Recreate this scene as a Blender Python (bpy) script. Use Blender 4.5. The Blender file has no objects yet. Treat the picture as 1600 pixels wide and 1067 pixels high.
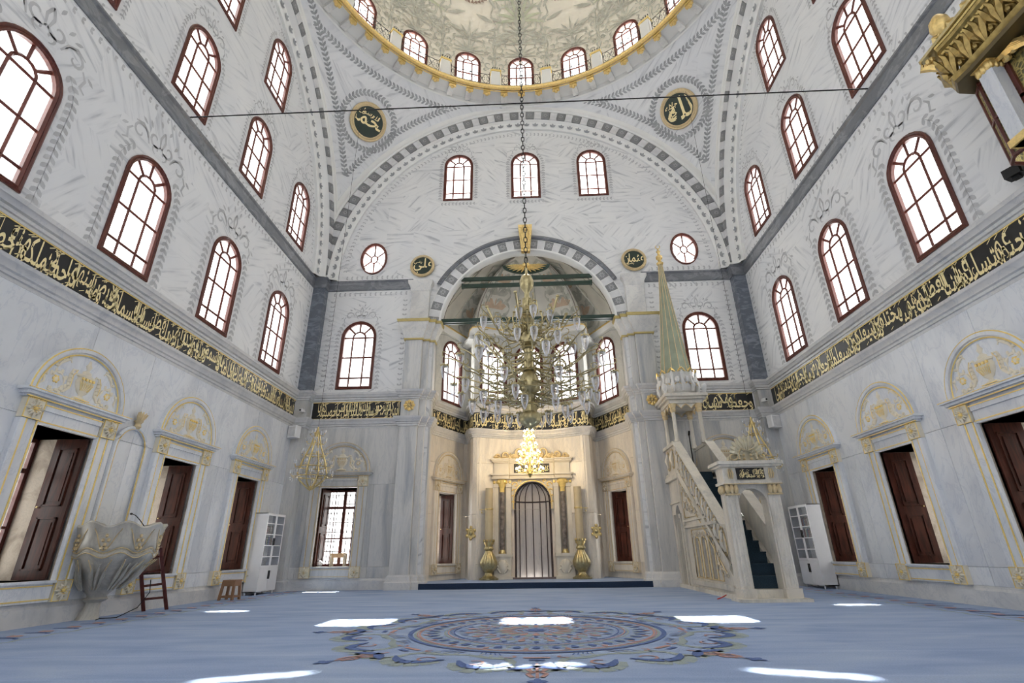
import bpy, math, random
from math import pi, sin, cos, tan, sqrt, atan2, radians, floor
from mathutils import Vector, Matrix
from mathutils.geometry import delaunay_2d_cdt
random.seed(7)
S = bpy.context.scene
COL = S.collection

# ------------------------------------------------------------------ camera
cam_d = bpy.data.cameras.new('camera'); cam = bpy.data.objects.new('camera', cam_d); COL.objects.link(cam)
F = Vector((-0.0319, 0.9221, 0.3857)).normalized(); R = Vector((0.9991, 0.0399, -0.0128)); U = R.cross(F).normalized(); R = F.cross(U)
M = Matrix((R, U, -F)).transposed().to_4x4(); M.translation = (0, 0, 1.0)
cam.matrix_world = M
cam_d.sensor_width = 36; cam_d.lens = 790.2 / 1600 * 36; cam_d.clip_end = 300; cam_d.clip_start = .05
S.camera = cam
# ------------------------------------------------------------------ world, sun, exposure
w = bpy.data.worlds.new('sky'); S.world = w; w.use_nodes = True
nt = w.node_tree; bg = nt.nodes['Background']
SKY = 3.3
bg.inputs[0].default_value = (1.0, 0.985, 0.965, 1); bg.inputs[1].default_value = SKY
sd = bpy.data.lights.new('sun', 'SUN'); so = bpy.data.objects.new('sun', sd); COL.objects.link(so)
sd.energy = 42; sd.angle = radians(.6); sd.color = (1, .95, .86)
SUN = Vector((-0.004, -0.46, -0.89)).normalized()
so.rotation_euler = SUN.to_track_quat('-Z', 'Y').to_euler(); so.location = (0, 40, 60)
S.view_settings.view_transform = 'Standard'; S.view_settings.look = 'None'
S.view_settings.exposure = 0.85; S.view_settings.gamma = 1; S.view_settings.use_curve_mapping = False
S.cycles.use_denoising = True; S.cycles.filter_width = 1.1
try: S.cycles.denoiser = 'OPENIMAGEDENOISE'
except Exception: pass
S.cycles.max_bounces = 7; S.cycles.diffuse_bounces = 5; S.cycles.glossy_bounces = 2
S.cycles.transmission_bounces = 2; S.cycles.transparent_max_bounces = 12
S.cycles.caustics_reflective = False; S.cycles.caustics_refractive = False
S.cycles.sample_clamp_indirect = 4

# ------------------------------------------------------------------ node material helpers
class NT:
    def __init__(s, name):
        s.m = bpy.data.materials.new(name); s.m.use_nodes = True
        s.t = s.m.node_tree; s.b = s.t.nodes['Principled BSDF']; s.out = s.t.nodes['Material Output']
    def n(s, typ, **kw):
        nd = s.t.nodes.new(typ)
        for k, v in kw.items():
            if k.startswith('i_'): nd.inputs[int(k[2:])].default_value = v
            else: setattr(nd, k, v)
        return nd
    def l(s, a, b): s.t.links.new(a, b)
    def math(s, op, a, b=None):
        nd = s.n('ShaderNodeMath', operation=op)
        for k, v in enumerate((a, b)):
            if v is None: continue
            if isinstance(v, (int, float)): nd.inputs[k].default_value = v
            else: s.l(v, nd.inputs[k])
        return nd.outputs[0]
    def noise(s, vec, scale, detail=3, dist=0, rough=.5):
        nd = s.n('ShaderNodeTexNoise'); nd.inputs['Scale'].default_value = scale
        nd.inputs['Detail'].default_value = detail; nd.inputs['Distortion'].default_value = dist
        nd.inputs['Roughness'].default_value = rough
        if vec is not None: s.l(vec, nd.inputs['Vector'])
        return nd.outputs[0]
    def ramp(s, fac, stops):
        nd = s.n('ShaderNodeValToRGB'); e = nd.color_ramp.elements
        while len(e) < len(stops): e.new(.5)
        for k, (p, c) in enumerate(stops): e[k].position = p; e[k].color = (*c, 1)
        s.l(fac, nd.inputs[0]); return nd.outputs[0]
    def mapv(s, vec, scale=(1, 1, 1), rot=(0, 0, 0), loc=(0, 0, 0)):
        nd = s.n('ShaderNodeMapping'); nd.inputs['Scale'].default_value = scale
        nd.inputs['Rotation'].default_value = rot; nd.inputs['Location'].default_value = loc
        s.l(vec, nd.inputs[0]); return nd.outputs[0]
    def obj(s): return s.n('ShaderNodeTexCoord').outputs['Object']
    def pos(s): return s.n('ShaderNodeNewGeometry').outputs['Position']
    def mix(s, fac, a, b, blend='MIX'):
        nd = s.n('ShaderNodeMix', data_type='RGBA', blend_type=blend)
        for k, v in ((0, fac), (6, a), (7, b)):
            if isinstance(v, (int, float)): nd.inputs[k].default_value = v
            elif isinstance(v, tuple): nd.inputs[k].default_value = (*v, 1)
            else: s.l(v, nd.inputs[k])
        return nd.outputs[2]
    def bump(s, h, st=.2, dist=.01):
        nd = s.n('ShaderNodeBump'); nd.inputs['Strength'].default_value = st; nd.inputs['Distance'].default_value = dist
        s.l(h, nd.inputs['Height']); s.l(nd.outputs[0], s.b.inputs['Normal'])
    def fin(s, col=None, rough=.5, metal=0, spec=.5):
        if col is not None:
            if isinstance(col, tuple): s.b.inputs['Base Color'].default_value = (*col, 1)
            else: s.l(col, s.b.inputs['Base Color'])
        s.b.inputs['Roughness'].default_value = rough; s.b.inputs['Metallic'].default_value = metal
        s.b.inputs['Specular IOR Level'].default_value = spec
        return s.m

def simple(name, c, rough=.5, metal=0, var=.12, scale=6, bump=0, spec=.5):
    t = NT(name); n = t.noise(t.obj(), scale, 4)
    d = tuple(x * (1 - var) for x in c); u_ = tuple(min(1, x * (1 + var)) for x in c)
    col = t.ramp(n, [(.3, d), (.7, u_)])
    if bump: t.bump(t.noise(t.obj(), scale * 4, 3), bump, .01)
    return t.fin(col, rough, metal, spec)

def streak_marble(name, base, dark, cu, cv, ang, dens=15, only_x=False):
    """painted marble: blocks of brush strokes, each block with its own direction"""
    t = NT(name); p = t.pos(); sx = t.n('ShaderNodeSeparateXYZ'); t.l(p, sx.inputs[0])
    u_ = t.math('MULTIPLY', sx.outputs[0], 1.3) if only_x else t.math('ADD', sx.outputs[0], sx.outputs[1]); v = sx.outputs[2]
    row = t.math('FLOOR', t.math('DIVIDE', v, cv))
    uo = t.math('ADD', u_, t.math('MULTIPLY', t.math('MODULO', row, 2.0), cu * .5))
    colm = t.math('FLOOR', t.math('DIVIDE', uo, cu))
    cid = t.n('ShaderNodeCombineXYZ'); t.l(colm, cid.inputs[0]); t.l(row, cid.inputs[1])
    wn = t.n('ShaderNodeTexWhiteNoise', noise_dimensions='2D'); t.l(cid.outputs[0], wn.inputs['Vector'])
    a = t.math('MULTIPLY', t.math('SUBTRACT', t.math('ROUND', t.math('MULTIPLY', wn.outputs[0], 4.0)), 2.0), ang)
    pv = t.n('ShaderNodeCombineXYZ'); t.l(u_, pv.inputs[0]); t.l(v, pv.inputs[1])
    vr = t.n('ShaderNodeVectorRotate', rotation_type='Z_AXIS'); t.l(pv.outputs[0], vr.inputs['Vector']); t.l(a, vr.inputs['Angle'])
    off = t.n('ShaderNodeVectorMath', operation='ADD'); t.l(t.mapv(vr.outputs[0], (.9, dens, 1)), off.inputs[0]); t.l(cid.outputs[0], off.inputs[1])
    n1 = t.noise(off.outputs[0], 1.0, 3, .3); n2 = t.noise(p, .8, 3)
    c1 = t.ramp(n1, [(.30, dark), (.39, tuple(.7 * b + .3 * d for b, d in zip(base, dark))), (.5, base)])
    c2 = t.ramp(n2, [(.3, (.92, .93, .95)), (.7, (1, 1, 1))])
    # thin block joints
    n3 = t.noise(t.mapv(p, (1, 1, 1)), 14, 2)
    col = t.mix(1.0, c1, c2, 'MULTIPLY')
    t.bump(n3, .08, .004)
    return t.fin(col, .55, 0, .3)

def marble(name, base, vein, dark, stretch=(1, 1, .25), sc=1.1, rough=.3, rot=(0, 0, 0)):
    t = NT(name); p = t.pos(); oi = t.n('ShaderNodeObjectInfo')
    cmb = t.n('ShaderNodeCombineXYZ'); t.l(t.math('MULTIPLY', oi.outputs['Random'], 40.0), cmb.inputs[0]); t.l(t.math('MULTIPLY', oi.outputs['Random'], 23.0), cmb.inputs[1])
    ad = t.n('ShaderNodeVectorMath', operation='ADD'); t.l(p, ad.inputs[0]); t.l(cmb.outputs[0], ad.inputs[1])
    mv = t.mapv(ad.outputs[0], stretch, rot)
    n1 = t.noise(mv, sc, 6, .9, .6); n2 = t.noise(mv, sc * 2.6, 8, 1.4, .65)
    c1 = t.ramp(n1, [(.28, dark), (.43, vein), (.52, base), (.75, tuple(min(1, b * 1.06) for b in base))])
    v2 = t.ramp(n2, [(.47, (1, 1, 1)), (.5, (.83, .85, .89)), (.53, (1, 1, 1))])
    br = t.math('ADD', t.math('MULTIPLY', oi.outputs['Random'], .14), .9)
    gr = t.n('ShaderNodeCombineXYZ')
    for k in range(3): t.l(br, gr.inputs[k])
    col = t.mix(1.0, t.mix(.8, c1, v2, 'MULTIPLY'), gr.outputs[0], 'MULTIPLY')
    return t.fin(col, rough, 0, .45)

def woodm(name, a, b, rough=.35, axis=(3, 3, .4)):
    t = NT(name); mv = t.mapv(t.obj(), axis); n = t.noise(mv, 6, 5, .8)
    return t.fin(t.ramp(n, [(.35, a), (.65, b)]), rough, 0, .4)

STK = streak_marble('painted_streak_marble', (.80, .805, .81), (.52, .535, .56), 1.5, .95, .5, 8)
STKP = streak_marble('painted_pendentive_marble', (.80, .805, .81), (.56, .57, .59), 1.8, 1.1, .5, 8, True)
STKQ = streak_marble('painted_block_marble', (.80, .80, .795), (.50, .51, .53), 1.1, .6, .42, 8)
SLAB = marble('blue_white_marble', (.76, .78, .81), (.68, .70, .74), (.60, .63, .68), (1, 1, .45), .8, .28, (.5, .2, 0))
SLABQ = marble('grey_veined_marble', (.64, .63, .61), (.54, .54, .53), (.38, .40, .44), (1.4, 1.4, .16), 1.3, .3)
SLABW = marble('warm_white_marble', (.80, .74, .65), (.72, .66, .58), (.58, .56, .53), (1.2, 1.2, .25), 1.0, .3)
MOLD = marble('moulding_marble', (.72, .71, .70), (.64, .64, .64), (.50, .51, .53), (1, 1, 1), .7, .35)
MOLDW = marble('carved_white_marble', (.74, .73, .70), (.66, .65, .63), (.55, .55, .55), (1, 1, 1), .9, .4)
DARKM = marble('dark_grey_marble', (.13, .15, .18), (.19, .21, .25), (.26, .28, .32), (2.2, 2.2, 5), 1.1, .25, (.3, .5, 0))
DARKS = marble('grey_strip_marble', (.17, .18, .20), (.26, .27, .29), (.12, .13, .15), (1, 1, 2), 1.6, .3)
GOLD = simple('gilding', (.82, .60, .24), .33, .6, .15, 20, .1)
GOLDP = simple('gold_leaf_lines', (.90, .68, .24), .42, .2, .1, 15)
GILT = simple('gold_script', (.95, .80, .44), .4, .15, .08, 30)
BRASS = simple('aged_brass', (.47, .40, .22), .30, .85, .2, 14, .05)
BRASSB = simple('bright_brass', (.66, .52, .24), .28, .85, .15, 14)
BLACK = simple('black_lacquer', (.008, .008, .009), .35, 0, .2)
GREENB = simple('dark_green_lacquer', (.01, .035, .022), .3, 0, .2)
FRAME = woodm('red_brown_window_wood', (.085, .022, .016), (.14, .04, .028), .3)
SHUT = woodm('shutter_walnut', (.035, .012, .008), (.085, .026, .016), .28)
LEAF = simple('grey_leaf_paint', (.33, .34, .35), .6, 0, .2, 3)
LEAF2 = simple('pale_grey_leaf_paint', (.49, .495, .51), .6, 0, .15, 3)
RELM = simple('cream_relief_marble', (.76, .70, .57), .42, 0, .1, 5)
VDARK = simple('painted_dark_voussoir', (.24, .245, .25), .55, 0, .15, 3)
VROS = simple('painted_rosette_grey', (.42, .42, .43), .55, 0, .1, 3)
VLITE = simple('painted_light_voussoir', (.70, .70, .71), .55, 0, .1, 3)
PLAST = simple('white_plaster', (.82, .82, .80), .6, 0, .04, 2)
DOME = simple('cream_dome_plaster', (.88, .84, .74), .65, 0, .05, 1.2)
DPAINT = simple('olive_grey_dome_paint', (.50, .50, .44), .65, 0, .25, 4)
DPAINT2 = simple('pale_green_dome_paint', (.50, .53, .40), .65, 0, .15, 4)
DPAINT3 = simple('rose_brown_dome_paint', (.36, .25, .2), .65, 0, .3, 9)
STONE = marble('rough_limestone', (.52, .45, .36), (.44, .37, .29), (.33, .28, .22), (1, 1, 1), 2.5, .8)
IRON = simple('black_iron', (.02, .02, .022), .45, .6, .2)
CONE = simple('grey_green_cone', (.30, .33, .24), .5, 0, .12, 3)
WHITE = simple('white_laminate', (.78, .78, .79), .35, 0, .02)
BOOKM = [simple('book_%s' % n, c, .6, 0, .1) for n, c in (('red', (.25, .05, .04)), ('green', (.05, .13, .08)), ('brown', (.2, .12, .07)), ('blue', (.05, .08, .2)), ('cream', (.5, .45, .34)))]
NAVY = simple('navy_carpet_edge', (.012, .03, .07), .9, 0, .2, 30, .3)
STEPC = simple('dark_teal_stair_carpet', (.018, .04, .06), .95, 0, .25, 40, .4)
PLASTIC = simple('brown_plastic', (.27, .14, .07), .35, 0, .1)
DKWOOD = woodm('dark_red_wood', (.07, .015, .012), (.12, .03, .022), .35)
PALEW = woodm('pale_wood', (.55, .36, .2), (.66, .46, .28), .4)
CANDLE = simple('old_wax', (.55, .46, .30), .55, 0, .1, 3)
PORPH = simple('brown_breccia', (.20, .17, .15), .35, 0, .6, 9)
REDP = simple('red_plastic', (.45, .03, .02), .4)
def carpet_mat():
    t = NT('blue_carpet'); p = t.pos(); sx = t.n('ShaderNodeSeparateXYZ'); t.l(p, sx.inputs[0])
    n = t.noise(t.mapv(p, (.5, 1.6, 1)), 1.5, 5, .4); f = t.noise(p, 60, 2)
    c = t.ramp(n, [(.3, (.28, .37, .58)), (.5, (.35, .44, .64)), (.72, (.41, .50, .67))])
    w_ = t.math('ABSOLUTE', t.math('SUBTRACT', t.math('FRACT', t.math('DIVIDE', sx.outputs[1], 1.15)), .5))
    ln = t.ramp(w_, [(.0, (1.10, 1.09, 1.06)), (.05, (1, 1, 1))])
    c = t.mix(1, c, ln, 'MULTIPLY'); c = t.mix(.35, c, t.ramp(f, [(.3, (.75, .75, .75)), (.7, (1.1, 1.1, 1.1))]), 'MULTIPLY')
    t.bump(f, .5, .01); return t.fin(c, .95, 0, .1)
CARPET = carpet_mat()
def pane_mat():
    t = NT('window_glass'); tr = t.n('ShaderNodeBsdfTransparent'); tr.inputs[0].default_value = (.95, .97, .98, 1)
    gl = t.n('ShaderNodeBsdfGlossy'); gl.inputs['Roughness'].default_value = .04
    mx = t.n('ShaderNodeMixShader'); mx.inputs[0].default_value = .05
    t.l(tr.outputs[0], mx.inputs[1]); t.l(gl.outputs[0], mx.inputs[2]); t.l(mx.outputs[0], t.out.inputs[0]); return t.m
PANE = pane_mat()
def lampglass(name, c, f):
    t = NT(name); tr = t.n('ShaderNodeBsdfTransparent'); tr.inputs[0].default_value = (*c, 1)
    gl = t.n('ShaderNodeBsdfPrincipled'); gl.inputs['Base Color'].default_value = (.93, .94, .97, 1); gl.inputs['Roughness'].default_value = .08
    lw = t.n('ShaderNodeLayerWeight'); lw.inputs[0].default_value = f
    mx = t.n('ShaderNodeMixShader'); t.l(lw.outputs['Facing'], mx.inputs[0])
    t.l(tr.outputs[0], mx.inputs[1]); t.l(gl.outputs[0], mx.inputs[2]); t.l(mx.outputs[0], t.out.inputs[0]); return t.m
LGLASS = lampglass('lamp_cup_glass', (1, .98, .97), .75)
CRYST = lampglass('crystal_drops', (.95, .95, .95), .5)
def emis(name, c, e):
    t = NT(name); em = t.n('ShaderNodeEmission'); em.inputs[0].default_value = (*c, 1); em.inputs[1].default_value = e
    t.l(em.outputs[0], t.out.inputs[0]); return t.m
BULB = emis('lit_bulb', (1, .74, .38), 22)

# ------------------------------------------------------------------ mesh helpers
class MB:
    def __init__(s): s.v = []; s.f = []
    def add(s, vs, fs):
        k = len(s.v); s.v.extend(vs); s.f.extend([tuple(i + k for i in f) for f in fs]); return s
    def box(s, x0, x1, y0, y1, z0, z1):
        return s.add([(x0, y0, z0), (x1, y0, z0), (x1, y1, z0), (x0, y1, z0), (x0, y0, z1), (x1, y0, z1), (x1, y1, z1), (x0, y1, z1)],
                     [(0, 3, 2, 1), (4, 5, 6, 7), (0, 1, 5, 4), (1, 2, 6, 5), (2, 3, 7, 6), (3, 0, 4, 7)])
    def bbox(s, x0, x1, y0, y1, z0, z1, b=.01):
        """box with chamfered vertical front edges (front is -y)"""
        p = [(x0, y1), (x0, y0 + b), (x0 + b, y0), (x1 - b, y0), (x1, y0 + b), (x1, y1)]
        return s.prism([(x, y) for x, y in p], z0, z1)
    def prism(s, p, z0, z1):
        n = len(p); vs = [(x, y, z0) for x, y in p] + [(x, y, z1) for x, y in p]
        return s.add(vs, [tuple(range(n))[::-1], tuple(range(n, 2 * n))] + [(i, (i + 1) % n, n + (i + 1) % n, n + i) for i in range(n)])
    def lathe(s, prof, n=16, c=(0, 0, 0), ysc=1, a0=0, a1=2 * pi, flute=0, nf=0):
        full = abs(a1 - a0 - 2 * pi) < 1e-6; m = n if full else n + 1; vs = []
        for r, z in prof:
            for i in range(m):
                a = a0 + (a1 - a0) * i / n; rr = r * (1 + flute * abs(sin(nf * a / 2)) if nf else 1)
                vs.append((c[0] + rr * cos(a), c[1] + rr * sin(a) * ysc, c[2] + z))
        fs = []
        for j in range(len(prof) - 1):
            for i in range(n):
                i2 = (i + 1) % m; fs.append((j * m + i, j * m + i2, (j + 1) * m + i2, (j + 1) * m + i))
        return s.add(vs, fs)
    def tube(s, pts, r, n=6, closed=False, flat=1.0, up=None):
        pts = [Vector(p) for p in pts]; N = len(pts); rs = r if isinstance(r, (list, tuple)) else [r] * N; vs = []
        for i, p in enumerate(pts):
            a = pts[(i - 1) % N] if (i or closed) else p; b = pts[(i + 1) % N] if (i < N - 1 or closed) else p
            t = (b - a); t = t.normalized() if t.length > 1e-9 else Vector((0, 0, 1))
            ref = Vector(up) if up else (Vector((0, 0, 1)) if abs(t.z) < .9 else Vector((0, 1, 0)))
            s1 = t.cross(ref); s1 = s1.normalized() if s1.length > 1e-6 else Vector((1, 0, 0)); s2 = s1.cross(t).normalized()
            for k in range(n):
                an = 2 * pi * k / n; q = p + s1 * (rs[i] * cos(an)) + s2 * (rs[i] * sin(an) * flat); vs.append(tuple(q))
        fs = []; L = N if closed else N - 1
        for i in range(L):
            j = (i + 1) % N
            for k in range(n): k2 = (k + 1) % n; fs.append((i * n + k, i * n + k2, j * n + k2, j * n + k))
        if not closed: fs += [tuple(range(n))[::-1], tuple(range((N - 1) * n, N * n))]
        return s.add(vs, fs)
    def blob(s, c, r, n=6, m=4):
        rx, ry, rz = r if isinstance(r, tuple) else (r, r, r); vs = []
        for j in range(m + 1):
            t = pi * j / m
            for i in range(n): a = 2 * pi * i / n; vs.append((c[0] + rx * sin(t) * cos(a), c[1] + ry * sin(t) * sin(a), c[2] + rz * cos(t)))
        fs = [(j * n + i, j * n + (i + 1) % n, (j + 1) * n + (i + 1) % n, (j + 1) * n + i) for j in range(m) for i in range(n)]
        return s.add(vs, fs)
    def rings(s, rings, closed=True, cap=False):
        n = len(rings[0]); vs = [tuple(p) for r in rings for p in r]; fs = []
        for j in range(len(rings) - 1):
            for i in range(n if closed else n - 1): k = (i + 1) % n; fs.append((j * n + i, j * n + k, (j + 1) * n + k, (j + 1) * n + i))
        if cap: fs += [tuple(range(n))[::-1], tuple(range((len(rings) - 1) * n, len(rings) * n))]
        return s.add(vs, fs)
    def tf(s, f): s.v = [tuple(f(*p)) for p in s.v]; return s
    def mesh(s, name, mat, smooth=False):
        me = bpy.data.meshes.new(name); me.from_pydata(s.v, [], s.f); me.validate(verbose=False); me.materials.append(mat)
        if smooth:
            me.polygons.foreach_set('use_smooth', [True] * len(me.polygons))
            try: me.set_sharp_from_angle(angle=radians(40))
            except Exception: pass
        me.update(); return me
    def ob(s, name, mat, parent=None, smooth=False, **kw): return link(name, s.mesh(name, mat, smooth), parent, **kw)

def link(name, data, parent=None, loc=None, rz=None, rot=None, kind=None, label=None, cat=None, group=None, scale=None):
    o = bpy.data.objects.new(name, data); COL.objects.link(o)
    if parent: o.parent = parent
    if loc: o.location = loc
    if rz is not None: o.rotation_euler = (0, 0, rz)
    if rot: o.rotation_euler = rot
    if scale: o.scale = scale
    if kind: o['kind'] = kind
    if label: o['label'] = label
    if cat: o['category'] = cat
    if group: o['group'] = group
    return o
def thing(name, label, cat, loc=(0, 0, 0), rz=0, group=None, kind=None):
    return link(name, None, None, loc=loc, rz=rz, label=label, cat=cat, group=group, kind=kind)

def in_poly(p, poly):
    c = False; j = len(poly) - 1
    for i in range(len(poly)):
        a, b = poly[i], poly[j]
        if (a[1] > p[1]) != (b[1] > p[1]) and p[0] < (b[0] - a[0]) * (p[1] - a[1]) / (b[1] - a[1]) + a[0]: c = not c
        j = i
    return c
def plate2d(outer, holes, extra=()):
    vs = []; es = []
    for loop in [outer] + list(holes):
        k = len(vs); n = len(loop); vs += [Vector(p) for p in loop]; es += [(k + i, k + (i + 1) % n) for i in range(n)]
    vs += [Vector(p) for p in extra]
    ov, oe, of, *_ = delaunay_2d_cdt(vs, es, [], 1, 1e-5)
    fs = []
    for f in of:
        c = sum((ov[i] for i in f), Vector((0, 0))) / len(f)
        if in_poly(c, outer) and not any(in_poly(c, h) for h in holes): fs.append(tuple(f))
    return [tuple(v) for v in ov], fs
def plate(mb, outer, holes, fn, t=.3, extra=()):
    """flat plate with holes; fn(u, v, d) maps; front at d=0, back at d=-t"""
    ov, fs = plate2d(outer, holes, extra); n = len(ov)
    vs = [fn(a, b, 0) for a, b in ov] + [fn(a, b, -t) for a, b in ov]
    mb.add(vs, fs + [tuple(i + n for i in f)[::-1] for f in fs])
    for loop in [outer] + list(holes):
        m = len(loop); mb.add([fn(a, b, 0) for a, b in loop] + [fn(a, b, -t) for a, b in loop], [(i, (i + 1) % m, m + (i + 1) % m, m + i) for i in range(m)])
    return mb
def arch_pts(w_, h, n=14, u0=0, z0=0, ins=0):
    r = w_ / 2 - ins; sp = h - w_ / 2
    p = [(u0 - r, z0 + ins), (u0 + r, z0 + ins)]
    return p + [(u0 + r * cos(pi * i / n), z0 + sp + r * sin(pi * i / n)) for i in range(n + 1)]
def ellip(a, b, n=24, u0=0, z0=0): return [(u0 + a * cos(2 * pi * i / n), z0 + b * sin(2 * pi * i / n)) for i in range(n)]

WXL, WXR, QY, CY = -8.2, 8.2, 17.2, 9.0
fL = lambda u, z, d=0: (WXL + d, u, z)
fR = lambda u, z, d=0: (WXR - d, u, z)
fQ = lambda u, z, d=0: (u, QY - d, z)
YB = -2.5
fB = lambda u, z, d=0: (u, YB + d, z)

def sweep(path, prof, mb=None, closed=False):
    """sweep profile (d towards the right-hand side of travel, z) along a plan polyline with mitred corners"""
    mb = mb or MB(); P = [Vector(p) for p in path]; n = len(P); rings = []
    for i in range(n):
        a = P[i] - P[i - 1] if (i or closed) else P[1] - P[0]; b = P[(i + 1) % n] - P[i] if (i < n - 1 or closed) else a
        a = a.normalized(); b = b.normalized(); na = Vector((a.y, -a.x)); nb = Vector((b.y, -b.x)); m = na + nb
        m = m / max(.35, m.dot(na)) if m.length > 1e-6 else na
        rings.append([(P[i].x + m.x * d, P[i].y + m.y * d, z) for d, z in prof])
    if closed: rings.append(rings[0])
    return mb.rings(rings, closed=False)

# ------------------------------------------------------------------ plan of the qibla side (travelling left to right, room on the right hand)
HALF = [(3.48, 17.22), (3.48, 17.5), (3.58, 17.85), (3.64, 18.35), (2.68, 20.28), (2.56, 20.34), (2.46, 20.15), (2.36, 19.6), (2.28, 19.25), (2.18, 19.05), (2.02, 19.02), (.85, 19.55)]
PIERH = [(4.5, 17.2), (4.5, 16.95), (3.88, 16.95), (3.88, 17.08), (3.66, 17.08), (3.66, 17.22)]
APSE = [(-x, y) for x, y in HALF] + [(x, y) for x, y in HALF[::-1]]
FULL = [(-8.2, YB), (-8.2, 16.85), (-7.75, 16.85), (-7.75, 17.2)] + [(-x, y) for x, y in PIERH] + APSE + PIERH[::-1] + [(7.75, 17.2), (7.75, 16.85), (8.2, 16.85), (8.2, YB)]
# in this travel direction (left wall northwards, then rightwards) the room lies to the right

# ------------------------------------------------------------------ floor, platform
mb = MB(); mb.box(-9.6, 9.6, YB - .3, 17.3, -.2, 0)
floor_o = mb.ob('floor', CARPET, kind='structure', label='blue wall-to-wall carpet covering the prayer hall floor', cat='floor')
mb = MB(); pl_ = [(-3.75, 17.03)] + [(-3.75, 17.2)] + [(-x * 1.03, y + .1) for x, y in HALF] + [(x * 1.03, y + .1) for x, y in HALF[::-1]] + [(3.75, 17.2), (3.75, 17.03)]
mb.prism(pl_[::-1], -.1, .16)
plat = mb.ob('trim_1', CARPET, kind='structure', label='low carpeted platform in front of the prayer niche', cat='platform')
MB().box(-3.76, 3.76, 17.0, 17.03, 0, .165).ob('navy_edge', NAVY, plat)

# ------------------------------------------------------------------ lower walls: backing, marble slabs
NZ0, NZ1, NW = .675, 3.07, .61
LN = [2.5, 5.55, 8.5, 11.62, 14.62]; RN = [2.7, 5.7, 8.8, 11.72, 14.78]; QN = [-6.4, 6.4]
T2L = [-.3, 2.66, 5.66, 8.58, 11.62, 14.7]; T2R = [-.3, 2.75, 5.75, 8.79, 11.77, 14.73]; U1 = [-.1, 2.92, 5.92, 8.92, 11.87, 14.87]; U2 = [.1, 3.1, 6.1, 9.05, 12.02]
BACKW = [-5.6, -2.8, 0, 2.8, 5.6]  # unseen windows behind the camera, added to brighten the hall
BACKZ = (2.6, 6.5, 10.4, 14.3)
def rect(u, hw, z0, z1): return [(u - hw, z0), (u + hw, z0), (u + hw, z1), (u - hw, z1)]
wl = {}
walls = [('wall_left', fL, YB - .5, 17.6, LN, T2L), ('wall_right', fR, YB - .5, 17.6, RN, T2R)]
for nm, fn, a, b, nich, t2 in walls:
    holes = [rect(u, NW, NZ0, NZ1) for u in nich] + [arch_pts(1.27, 2.6, 12, u, 6.51) for u in t2] + [arch_pts(1.24, 2.38, 12, u, 11.3) for u in U1] + [arch_pts(1.24, 2.34, 12, u, 15.02) for u in U2]
    mb = plate(MB(), [(a, -.2), (b, -.2), (b, 19.7), (a, 19.7)], holes, fn, .3)
    wl[nm] = mb.ob(nm, STK, kind='structure', cat='wall', label=('left' if 'left' in nm else 'right') + ' side wall painted as streaked grey marble above the inscription band')
qh = [rect(u, NW, NZ0, NZ1) for u in QN] + [arch_pts(1.24, 2.6, 12, u, 6.54) for u in (-6.33, 6.33)] + [arch_pts(1.18, 2.36, 12, u, 14.7) for u in (-2.79, .08, 2.9)] + [ellip(.5, .68, 20, u, 11.94) for u in (-6.08, 6.22)]
n = 20; apo = [(-3.55, 0), (-3.55, 8.8)] + [(3.4 * cos(pi - pi * i / n), 8.8 + 3.4 * sin(pi - pi * i / n)) for i in range(n + 1)] + [(3.55, 8.8), (3.55, 0)]
outer = [(-8.6, -.2), (-8.6, 19.7), (8.6, 19.7), (8.6, -.2), (3.55, -.2)] + apo[::-1] + [(-3.55, -.2)]
wq = plate(MB(), outer, qh, fQ, .3).ob('wall_front', STKQ, kind='structure', cat='wall', label='niche wall painted as block-pattern marble around the apse arch')
wl['wall_front'] = wq
mb = plate(MB(), [(-8.6, -.2), (8.6, -.2), (8.6, 19.7), (-8.6, 19.7)], [arch_pts(1.27, 2.6, 10, u, z) for u in BACKW for z in BACKZ], fB, .3)
wl['wall_back'] = mb.ob('wall_back', STK, kind='structure', cat='wall', label='rear wall of painted grey marble behind the viewer')

def slabs(parent, fn, a, b, nich, mat, joints):
    """marble facing slabs, each its own piece, laid around the window openings"""
    zr = [(.34, NZ0 - .02), (NZ0 - .02, NZ1 + .1), (NZ1 + .1, 5.1)]
    xs = sorted(set([a, b] + joints))
    for zi, (z0, z1) in enumerate(zr):
        cuts = list(xs)
        if zi == 2: cuts = sorted(set([a, b] + [u for u in nich if a < u < b] + [j for j in joints[::2] if a < j < b]))
        if zi == 1: cuts = sorted(set(cuts + [u + s * NW for u in nich for s in (-1, 1) if a < u + s * NW < b]))
        if zi == 0: cuts = sorted(set([a, b] + [j for j in joints]))
        for c0, c1 in zip(cuts, cuts[1:]):
            if c1 - c0 < .06: continue
            mid = (c0 + c1) / 2
            if zi == 1 and any(abs(mid - u) < NW - .01 for u in nich): continue
            g = .0025; pr = .03 + random.uniform(0, .003)
            bev = .004; m = MB()
            A = [(c0 + g, z0 + g), (c1 - g, z0 + g), (c1 - g, z1 - g), (c0 + g, z1 - g)]
            Bv = [(c0 + g + bev, z0 + g + bev), (c1 - g - bev, z0 + g + bev), (c1 - g - bev, z1 - g - bev), (c0 + g + bev, z1 - g - bev)]
            m.rings([[fn(u, z, .0) for u, z in A], [fn(u, z, pr - bev) for u, z in A], [fn(u, z, pr) for u, z in Bv]]); m.f.append((8, 9, 10, 11))
            m.ob('marble_slab', mat, parent)
slabs(wl['wall_left'], fL, YB, 16.85, LN, SLAB, [-1.0, .9, 4.1, 7.05, 10.05, 13.12, 16.1])
slabs(wl['wall_right'], fR, YB, 16.85, RN, SLAB, [-1.0, .9, 4.2, 7.25, 10.3, 13.25, 16.2])
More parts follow.
